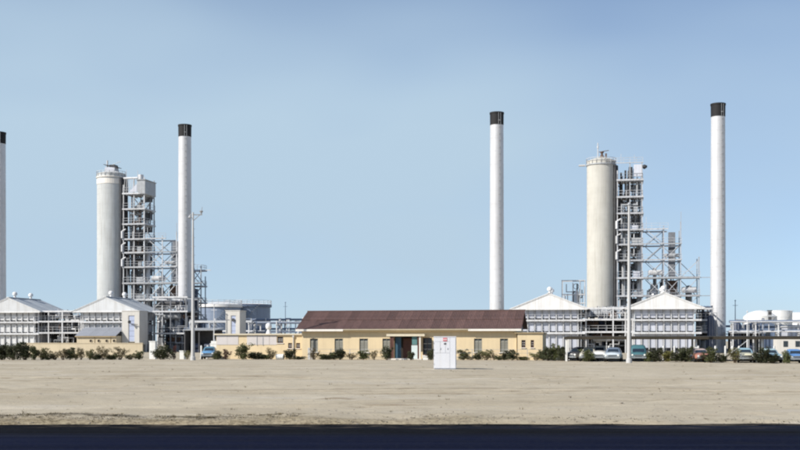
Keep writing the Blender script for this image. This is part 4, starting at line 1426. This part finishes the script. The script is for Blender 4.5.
    for sx in (-1, 1):
        h = put("headlight", MB().lathe([(0.11, -0.1), (0.12, 0.02), (0.105, 0.05)], 16).mesh("headlight", "chrome", True), o, (sx * 0.62 * wk, 0.02, 0.70 * hk))
        h.rotation_euler = (R(90), 0, 0)
        MB().lathe([(0.1, 0.045), (0.085, 0.07), (0.04, 0.085)], 16).build("lens", "lamp_glass", h, True)
        tl = put("tail_light", MB().lathe([(0.07, 0), (0.06, 0.05), (0.02, 0.06)], 12).mesh("tail_light", "sign_red", True), o, (sx * 0.62 * wk, 4.34 * k, 0.7))
        tl.rotation_euler = (R(-90), 0, 0)
    MB().box(-0.7 * wk, 0.7 * wk, 0.3, 4.0 * k, 0.2, 0.31).build("underbody", "rubber", o)
    return o


make_car(-20.75, 118.6, R(4), "blue car parked alone right of the left lamp pole", (0.13, 0.30, 0.52), (0.10, 0.22, 0.30), wk=0.86, hk=0.92)
make_car(16.75, 108.6, -ALPHA - R(24), "dark grey car, leftmost under the carport", (0.09, 0.09, 0.10), (0.05, 0.05, 0.06), wk=0.92, hk=0.93)
make_car(18.05, 106.6, -ALPHA - R(6), "cream car half hidden by a green shrub", (0.60, 0.57, 0.47), wk=0.88, hk=0.92)
make_car(19.35, 106.8, -ALPHA, "white car behind the cream one, left of the pale blue-white sedan", (0.72, 0.71, 0.68), wk=0.8, hk=1.02)
make_car(20.05, 103.9, -ALPHA - R(3), "pale blue-white sedan left of the tall plain pole", (0.52, 0.58, 0.62), (0.16, 0.2, 0.26), wk=0.92, hk=0.92)
make_car(22.75, 104.9, -ALPHA, "teal rounded van right of the tall plain pole", (0.06, 0.15, 0.17), wk=0.92, hk=0.95, van=True)
make_car(28.3, 102.1, -ALPHA + R(10), "salmon red car behind the broad shrub", (0.42, 0.19, 0.14), (0.50, 0.40, 0.36), wk=0.95, hk=0.86)
make_car(31.64, 100.2, -ALPHA, "cream car with pale blue top left of the fourth carport post", (0.60, 0.57, 0.42), (0.30, 0.45, 0.52), wk=0.9, hk=0.9)
make_car(33.45, 98.0, -ALPHA + R(6), "pale blue car near the right edge", (0.36, 0.52, 0.58), (0.42, 0.55, 0.58), wk=0.84, hk=0.88)
make_car(35.0, 96.7, -ALPHA, "bright blue car cut by the right edge of the picture", (0.11, 0.25, 0.52), wk=0.85, hk=0.84)

o = thing("white_barrel", "white barrel lying before the low wing between two shrubs", "barrel", (-13.3, 118.4, 0.3), 0)
MB().tube((0, 0, 0), (0.8, -0.15, 0), 0.3, n=20).tube((0.25, -0.047, 0), (0.28, -0.052, 0), 0.315, n=20).tube((0.52, -0.097, 0), (0.55, -0.103, 0), 0.315, n=20).build("drum", "post_white", o, True)
MB().tube((-0.015, 0.003, 0), (0.0, 0, 0), 0.27, n=20).build("lid", "pole_concrete", o)

# ------------------------------------------------------------------ tanks and pipe racks of the tank farm
def make_tank(s, t, r, h, label, body, rim, dome, group):
    o = on_grid("storage_tank", label, "storage tank", s, t, group)
    prof = [(r, 0)]
    for i in range(6):
        z = h * (i + 1) / 6
        prof += [(r, z - 0.05), (r + 0.03, z - 0.04), (r + 0.03, z)]
    MB().lathe(prof, 56, cap=False).build("shell", body, o, True)
    if rim:
        MB().lathe([(r + 0.12, h - 0.75), (r + 0.42, h - 0.7), (r + 0.42, h), (r - 0.02, h + 0.03)], 56, cap=False).build("wind_girder", rim, o, True)
    MB().lathe([(r, h), (r * 0.7, h + dome * 0.6), (r * 0.3, h + dome * 0.93), (0.1, h + dome)], 48, cap=False).build("roof", "tank_white", o, True)
    rl = MB()
    if rim:
        railing_pts(rl, [((r + 0.3) * math.cos(a), (r + 0.3) * math.sin(a), h) for a in np.linspace(0, 2 * math.pi, 25)], 1.1, 0.035, 2.0)
        rl.build("railing", "white_steel", o)
    st_ = MB()
    for i in range(26):
        a = R(-150 + i * 4.2)
        st_.beam(((r + 0.1) * math.cos(a), (r + 0.1) * math.sin(a), h * i / 26 + 0.3), ((r + 0.9) * math.cos(a), (r + 0.9) * math.sin(a), h * i / 26 + 0.3), 0.32, 0.06)
    st_.build("spiral_stair", "grey_steel", o)
    return o


make_tank(-77.6, 150, 5.4, 11.6, "blue-grey tank with white rim behind the free-standing stair tower", "tank_blue", "tank_white", 0.7, "blue-grey storage tanks on the left")
make_tank(-73.2, 160, 5.9, 11.9, "blue-grey tank with dark blue rim, right of the white-rimmed one", "tank_blue", "blue_steel", 0.4, "blue-grey storage tanks on the left")
make_tank(-41.6, 112, 2.6, 7.0, "white tank dome peeping over the left end of the maroon roof", "tank_white", None, 1.2, "white storage tanks far behind")
make_tank(59.2, 150, 3.9, 7.9, "white domed tank left of the dark bar at the right", "tank_white", None, 1.5, "white storage tanks far behind")
make_tank(64.6, 156, 2.9, 9.4, "white tank right of the dark bar at the right", "tank_white", None, 0.2, "white storage tanks far behind")
make_tank(71.5, 170, 3.4, 9.2, "pale tank cut by the right edge of the picture", "tank_white", None, 0.2, "white storage tanks far behind")
o = on_grid("ladder_shaft", "dark upright shaft between the two white tanks at the right", "shaft", 60.2, 144)
MB().box(0, 0.9, 0, 0.9, 0, 9.1).build("casing", "grey_steel", o)
MB().box(-0.1, 1.0, -0.1, 1.0, 9.1, 9.25).build("cap", "dark_steel", o)
for z in np.arange(1, 9, 1.2):
    MB().box(0.1, 0.8, -0.05, -0.002, z, z + 0.7).build("louvre", "dark_steel", o)

def make_rack(s, t, w, H, label, seed, np_=10, bay=4.0, blue=0.3, cross=True):
    o = on_grid("pipe_rack", label, "pipe rack", s, t, "pipe racks across the yard")
    r2 = random.Random(seed)
    n = max(1, round(w / bay))
    for i in range(n + 1):
        x = w * i / n
        for y in (0, 3):
            MB().beam((x, y, 0), (x, y, H + 0.6 * (r2.random() < 0.4)), 0.2).build("column", "white_steel", o)
        for z in (H, H * 0.68):
            MB().box(x - 0.1, x + 0.1, -0.3, 3.3, z - 0.2, z).build("cross_beam", "white_steel", o)
    for k in range(np_):
        z = (H, H * 0.68)[k % 2] + 0.1
        y = 0.1 + 2.8 * r2.random()
        r = r2.choice([0.07, 0.1, 0.14, 0.2])
        m_ = "blue_steel" if r2.random() < blue else r2.choice(["white_steel", "aluminium", "grey_steel"])
        MB().tube((-0.4, y, z + r), (w + 0.4, y, z + r), r, n=8).build("pipe", m_, o, True)
    for k in range(int(w / 2.5)):
        x = r2.uniform(0, w)
        z = H + r2.uniform(-0.5, 1.0)
        x2 = x + r2.uniform(-1.5, 1.5)
        MB().path([(x, 1.0, 0), (x, 1.0, z), (x2, 1.0, z), (x2, 1.0, z - r2.uniform(0.5, 2))], 0.08, 6).build("pipe", r2.choice(["grey_steel", "white_steel", "blue_steel"]), o, True)
    if cross:
        for i in range(n):
            if r2.random() < 0.5:
                MB().beam((w * i / n, 0, 0.3), (w * (i + 1) / n, 0, H * 0.68 - 0.2), 0.1).build("brace", "grey_steel", o)
    return o


make_rack(-50.0, 60, 11.0, 5.2, "white pipe rack left of the free-standing stair tower", 1, 10)
make_rack(-38.5, 62, 12.0, 5.0, "white pipe rack behind the low wing roof", 2, 10)
make_rack(-53.5, 104, 13.5, 6.4, "tall blue and white pipe rack left of the maroon roof end", 4, 12, 3.0, 0.6)
make_rack(43.5, 58, 14.0, 4.9, "white pipe rack behind the carport at the right", 5, 10)
make_rack(46.0, 104, 24.0, 4.7, "blue pipe rack before the white tanks at the right", 6, 12, 5.0, 0.7)

o = on_grid("grey_shed", "low shed with dark gabled roof before the white tanks", "shed", 49.2, 96)
MB().box(0, 6.0, 0, 5, 0, 4.9).build("wall", "blue_steel", o)
MB().prism([(-0.3, 4.902), (6.3, 4.902), (4.6, 6.0), (3.4, 6.0)], -0.4, 5.4).build("roof", "blue_steel", o)
MB().box(0.6, 1.8, -0.06, -0.002, 0, 2.6).build("door", "white_panel", o)
for x in (2.6, 4.2):
    MB().box(x, x + 0.9, -0.05, -0.002, 2.6, 3.8).build("window", "window_glass", o)
o = on_grid("white_store", "white ribbed store building behind the right end of the carport", "building", 55.4, 84)
MB().box(0, 4.6, 0, 5, 0, 4.6).build("wall", "white_panel", o)
MB().box(-0.2, 4.8, -0.2, 5.2, 4.602, 4.75).build("roof", "white_sheet", o)
for i in range(6):
    MB().box(0.3 + i * 0.75, 0.4 + i * 0.75, -0.1, -0.002, 0, 4.55).build("rib", "grey_steel", o)
o = on_grid("pale_store", "low pale store with a flat roof behind the cream and blue car", "building", 47.0, 34)
MB().box(0, 5.2, 0, 4, 0, 2.5).build("wall", "pale_stucco", o)
MB().box(-0.2, 5.4, -0.2, 4.2, 2.502, 2.62).build("roof", "white_trim", o)
for x in (0.8, 2.4, 4.0):
    MB().box(x, x + 0.6, -0.05, -0.002, 1.2, 2.0).build("window", "window_glass", o)
o = on_grid("dark_shelter", "dark open equipment shelter between lamp pole and stair tower", "shelter", -47.8, 52)
for x in (0, 2.6, 5.2):
    for y in (0, 4):
        MB().beam((x, y, 0), (x, y, 3.9), 0.2).build("post", "dark_steel", o)
MB().slab((-0.3, -0.4, 3.9), (5.6, -0.4, 3.9), (5.6, 4.4, 4.3), (-0.3, 4.4, 4.3), 0.1).build("roof", "grey_steel", o)
MB().box(0, 5.2, 3.8, 3.9, 0, 3.9).box(-0.05, 0.05, 0.2, 3.7, 0, 3.9).build("shade_backing", "dark_steel", o)  # dark sheets stand for the shade inside the shelter
for x in (1.3, 3.6):
    MB().tube((x - 0.7, 2, 1.1), (x + 0.7, 2, 1.1), 0.5, n=14).box(x - 0.8, x + 0.8, 1.4, 2.6, 0, 0.55).build("pump", "vessel_navy_shade", o, True)
o = on_grid("dark_shelter", "dark open equipment shelter right of the far right chimney foot", "shelter", 44.0, 66)
for x in (0, 2.6, 5.2):
    for y in (0, 4):
        MB().beam((x, y, 0), (x, y, 3.4), 0.2).build("post", "dark_steel", o)
MB().slab((-0.3, -0.4, 3.4), (5.6, -0.4, 3.4), (5.6, 4.4, 3.7), (-0.3, 4.4, 3.7), 0.1).build("roof", "grey_steel", o)
MB().box(0, 5.2, 3.8, 3.9, 0, 3.4).build("shade_backing", "dark_steel", o)  # dark backing, shade of the shelter put into its colour
for x in (1.3, 3.6):
    MB().tube((x - 0.7, 2, 1.1), (x + 0.7, 2, 1.1), 0.5, n=14).box(x - 0.8, x + 0.8, 1.4, 2.6, 0, 0.55).build("pump", "vessel_navy_shade", o, True)
# slim masts at the right behind the carport
for s, t, h, lb in ((45.6, 57, 6.6, "white slim mast right of the far right chimney"), (44.0, 92, 9.0, "thin dark mast group left of the white tanks, left one"), (47.4, 92, 9.6, "thin dark mast group left of the white tanks, right one"), (-47.5, 110, 10.5, "thin mast left of the maroon roof end"), (-41.2, 48.5, 8.0, "white mast just left of the free-standing stair tower top")):
    o = on_grid("slim_mast", lb, "mast", s, t)
    m_ = "white_steel" if "white slim" in lb or "white mast" in lb else "blue_steel"
    MB().tube((0, 0, 0), (0, 0, h), 0.11, 0.06).build("shaft", m_, o, True)
    MB().beam((-0.5, 0, h - 0.8), (0.5, 0, h - 0.8), 0.07).build("cross_arm", m_, o)
    MB().lathe([(0.05, h), (0.16, h + 0.1), (0.05, h + 0.25)], 10).build("cap", m_, o)

# ------------------------------------------------------------------ shrubs
SHRUBS = [
    (-41.35, 114.6, 1.56, 1.79, 'dark', 'dark green shrub cut by the left edge of the picture'),
    (-40.1, 114.0, 1.24, 1.74, 'dark', 'tall dark shrub second from the left edge, before the white shed'),
    (-39.06, 114.6, 1.35, 1.84, 'dark', 'tallest black-green shrub where the beige wall begins'),
    (-37.93, 114.0, 0.83, 1.38, 'green', 'small green shrub tucked right of the tall black-green one'),
    (-37.29, 114.6, 1.15, 1.43, 'olive', 'olive shrub standing alone before the left end of the beige wall'),
    (-36.13, 115.2, 0.94, 0.85, 'dry', 'low brown shrub at the left of the dense row before the beige wall'),
    (-35.29, 115.2, 1.05, 1.16, 'dry', 'brownish wide shrub before the open steel bay'),
    (-34.74, 115.8, 0.95, 1.26, 'dark', 'dark bushy shrub left of the grey roofed pump house'),
    (-33.58, 115.8, 0.84, 1.26, 'dry', 'thin upright shrub below the left end of the grey roof'),
    (-32.63, 115.8, 0.84, 1.26, 'olive', 'upright olive shrub below the first round vent'),
    (-31.26, 115.8, 1.16, 1.42, 'dry', 'airy bare-stemmed shrub between second and third round vents'),
    (-29.63, 116.4, 1.38, 1.42, 'dry', 'spreading brown shrub below the right end of the grey roof'),
    (-27.91, 117.6, 0.86, 0.88, 'green', 'small green shrub at the foot of the left stair tower'),
    (-25.45, 117.6, 1.5, 1.47, 'dark', 'large dark green shrub right of the white gate pillar'),
    (-24.3, 118.3, 0.54, 1.46, 'red', 'narrow dark red shrub before the left chimney foot'),
    (-22.9, 118.3, 0.65, 1.03, 'olive', 'small yellowish shrub left of the left lamp pole'),
    (-19.57, 117.6, 0.96, 0.93, 'green', 'low green shrub right of the blue car'),
    (-18.61, 117.6, 0.96, 1.04, 'red', 'dark red shrub at the foot of the free-standing stair tower'),
    (-16.88, 118.3, 1.4, 1.73, 'green', 'tall green shrub right of the free-standing stair tower'),
    (-15.46, 118.9, 1.73, 0.76, 'dark', 'low spreading dark shrub before the pale wing wall'),
    (-13.87, 118.3, 0.97, 1.25, 'dry', 'thin brown shrub left of the white barrel'),
    (-11.83, 118.3, 1.08, 1.19, 'dark', 'dark green shrub at the foot of the wall drainpipe'),
    (-9.15, 117.0, 1.06, 1.04, 'dry', 'brown shrub below the first window of the maroon-roofed office'),
    (-8.19, 117.0, 1.17, 0.56, 'green', 'low green shrub between first and second office windows'),
    (-7.02, 117.0, 1.06, 0.83, 'green', 'green shrub at the left of the second office window'),
    (-6.35, 116.4, 0.95, 1.21, 'dark', 'dark shrub below the second office window'),
    (-5.19, 116.4, 1.16, 0.68, 'dry', 'low dry shrub between second and third office windows'),
    (-3.92, 116.4, 1.16, 0.94, 'green', 'green shrub below the third office window'),
    (-2.74, 115.8, 0.84, 1.0, 'dry', 'bent bare shrub between third and fourth office windows'),
    (-1.35, 114.6, 0.83, 1.32, 'dark', 'dark shrub beside the left porch post'),
    (1.14, 114.0, 0.73, 0.91, 'dark', 'small dark shrub before the porch opening'),
    (3.21, 114.0, 0.73, 1.17, 'dark', 'dark shrub in the porch shadow, just left of the white cabinet'),
    (6.56, 114.6, 1.15, 1.06, 'green', 'rounded green shrub just right of the white cabinet'),
    (8.08, 114.0, 0.83, 0.76, 'dark', 'small dark shrub below the fifth office window, left half'),
    (8.87, 113.4, 1.34, 1.23, 'olive', 'wide olive shrub between fifth and sixth office windows'),
    (9.69, 113.4, 0.52, 0.76, 'dry', 'thin dry shrub left of the sixth office window'),
    (10.67, 112.8, 0.72, 0.77, 'dark', 'small round dark shrub below the sixth office window'),
    (11.43, 112.2, 1.12, 1.13, 'dark', 'tall dark shrub right of the sixth office window'),
    (12.55, 112.2, 1.43, 0.37, 'green', 'creeping low shrub before the flat-roofed annex'),
    (13.74, 111.1, 1.11, 0.94, 'olive', 'airy olive shrub below the right annex window'),
    (14.8, 110.0, 1.0, 1.4, 'dark', 'dark shrub right of the annex corner'),
    (15.5, 110.0, 0.9, 1.55, 'green', 'tallest green shrub between annex and carport'),
    (16.04, 108.9, 0.79, 1.41, 'dark', 'dark shrub by the left end of the carport'),
    (18.08, 105.8, 1.06, 1.13, 'green', 'green shrub before the cream car'),
    (24.29, 104.8, 1.14, 1.24, 'dark', 'dark shrub just right of the teal van'),
    (25.43, 104.8, 1.14, 1.14, 'yellow', 'yellow-green shrub under the middle of the carport'),
    (26.98, 103.8, 1.23, 1.48, 'dark', 'dense dark shrub left of the third carport post'),
    (28.53, 100.9, 1.19, 1.36, 'green', 'broad shrub before the salmon car'),
    (30.45, 100.0, 1.09, 1.27, 'olive', 'leafy shrub between salmon car and cream and blue car'),
    (32.32, 98.2, 1.25, 1.37, 'dark', 'broad dark shrub at the fourth carport post'),
    (33.95, 96.5, 0.7, 1.12, 'green', 'shrub between the pale blue car and the bright blue car'),
    (23.62, 104.8, 0.86, 0.86, 'green', 'low green shrub at the foot of the teal van, right side'),
    (26.16, 104.3, 1.14, 0.91, 'dark', 'low dark shrub right of the yellow-green one'),
    (27.85, 102.8, 0.84, 0.69, 'dry', 'low dry shrub at the foot of the third carport post'),
    (29.54, 100.9, 0.83, 0.85, 'dark', 'low dark shrub at the right end of the salmon car'),
    (33.16, 97.8, 0.8, 0.84, 'dark', 'low dark shrub left of the pale blue car'),
    (14.37, 110.6, 0.7, 1.1, 'dark', 'dark shrub against the right corner of the annex'),
    (-36.86, 115.2, 1.26, 0.64, 'green', 'low green shrub between the lone olive shrub and the dense row'),
    (-34.11, 115.8, 1.05, 0.74, 'olive', 'low olive shrub filling the gap below the left end of the grey roof'),
    (-32.0, 115.8, 1.16, 0.63, 'dark', 'low dark shrub between the two upright ones below the vents'),
    (-30.58, 116.4, 1.27, 0.57, 'green', 'low green shrub between the airy one and the spreading brown one'),
    (-28.72, 117.0, 1.17, 0.56, 'olive', 'low olive shrub before the right end of the beige wall'),
    (-14.59, 118.9, 1.3, 0.59, 'green', 'low green shrub left of the thin brown one by the barrel'),
    (-10.8, 117.6, 1.28, 0.34, 'dark', 'creeping dark shrub between drainpipe and thick fence post'),
    (-7.62, 116.4, 1.16, 0.52, 'dark', 'creeping dark shrub in front of the wall between first and second windows'),
    (7.25, 114.0, 1.04, 0.45, 'olive', 'creeping olive shrub right of the rounded one by the white cabinet'),
    (10.15, 112.8, 0.92, 0.46, 'green', 'creeping green shrub below the left edge of the sixth window'),
]


LEAF = {}


def leaf_meshes(kind, var):
    key = (kind, var)
    if key in LEAF:
        return LEAF[key]
    r2 = random.Random(hash_(kind) + var * 17)
    n_stem, n_leaf, ls = dict(dark=(9, 1900, 0.15), green=(9, 1500, 0.15), olive=(9, 1000, 0.14), dry=(11, 760, 0.13), red=(8, 1000, 0.13), yellow=(9, 1400, 0.15))[kind]
    stems, leaves = MB(), MB()
    clumps = []
    for i in range(n_stem):
        a = 6.283 * i / n_stem + r2.uniform(-0.4, 0.4)
        sp = r2.uniform(0.12, 0.46)
        h = r2.uniform(0.55, 0.96) * (1.05 - 0.45 * sp)
        p0 = Vector((0.05 * math.cos(a), 0.05 * math.sin(a), -0.03))
        p1 = Vector((sp * 0.5 * math.cos(a), sp * 0.5 * math.sin(a), h * 0.5))
        p2 = Vector((sp * math.cos(a), sp * math.sin(a), h))
        stems.tube(p0, p1, 0.016, 0.012, 5).tube(p1, p2, 0.012, 0.005, 5)
        for q in (0.35, 0.6, 0.8, 1.0):
            c0 = (p0.lerp(p1, q * 2) if q < 0.5 else p1.lerp(p2, q * 2 - 1))
            off = Vector((r2.uniform(-0.12, 0.12), r2.uniform(-0.12, 0.12), r2.uniform(-0.02, 0.08)))
            stems.tube(c0, c0 + off, 0.007, 0.003, 4)
            clumps.append((c0 + off, r2.uniform(0.07, 0.15) * (1.15 if kind in ("dark", "green", "yellow") else 0.85), 1.0 if q > 0.4 else 0.6))
        if kind in ("dark", "green", "yellow", "red"):
            clumps.append((Vector((sp * 0.8 * math.cos(a + 0.4), sp * 0.8 * math.sin(a + 0.4), r2.uniform(0.1, 0.3))), 0.14, 0.8))
    tot = sum(c_[2] for c_ in clumps)
    for c0, rad, wgt in clumps:
        for _ in range(max(3, int(n_leaf * wgt / tot))):
            d = Vector((r2.gauss(0, 1), r2.gauss(0, 1), r2.gauss(0, 0.85)))
            p = c0 + d.normalized() * rad * r2.random() ** 0.45
            p.z = max(p.z, 0.02)
            t1 = Vector((r2.gauss(0, 1), r2.gauss(0, 1), r2.gauss(0.35, 0.8))).normalized()
            t2 = t1.cross(Vector((r2.gauss(0, 1), r2.gauss(0, 1), r2.gauss(0, 1)))).normalized()
            l_, w_ = ls * r2.uniform(0.5, 1.0), ls * r2.uniform(0.2, 0.38)
            leaves.quad(p, p + t1 * l_ * 0.5 + t2 * w_ * 0.5, p + t1 * l_, p + t1 * l_ * 0.5 - t2 * w_ * 0.5)
    LEAF[key] = (stems.mesh("stems", "stem"), leaves.mesh("foliage", "leaf_" + kind))
    return LEAF[key]


def hash_(s):
    return sum(ord(ch) * (i + 3) for i, ch in enumerate(s))


for i, (x, y, w, h, kind, lb) in enumerate(SHRUBS):
    o = thing("shrub", lb, "shrub", (x, y, ground_z(x, y)), 0, "shrubs along the plant frontage")
    a, b = leaf_meshes(kind, i % 5)
    rz = rng.uniform(0, 6.28)
    sc = (w * rng.uniform(1.3, 1.6), w * rng.uniform(1.2, 1.5), h * rng.uniform(0.98, 1.12))
    put("stems", a, o, (0, 0, 0), rz, sc)
    put("foliage", b, o, (0, 0, 0), rz, sc)
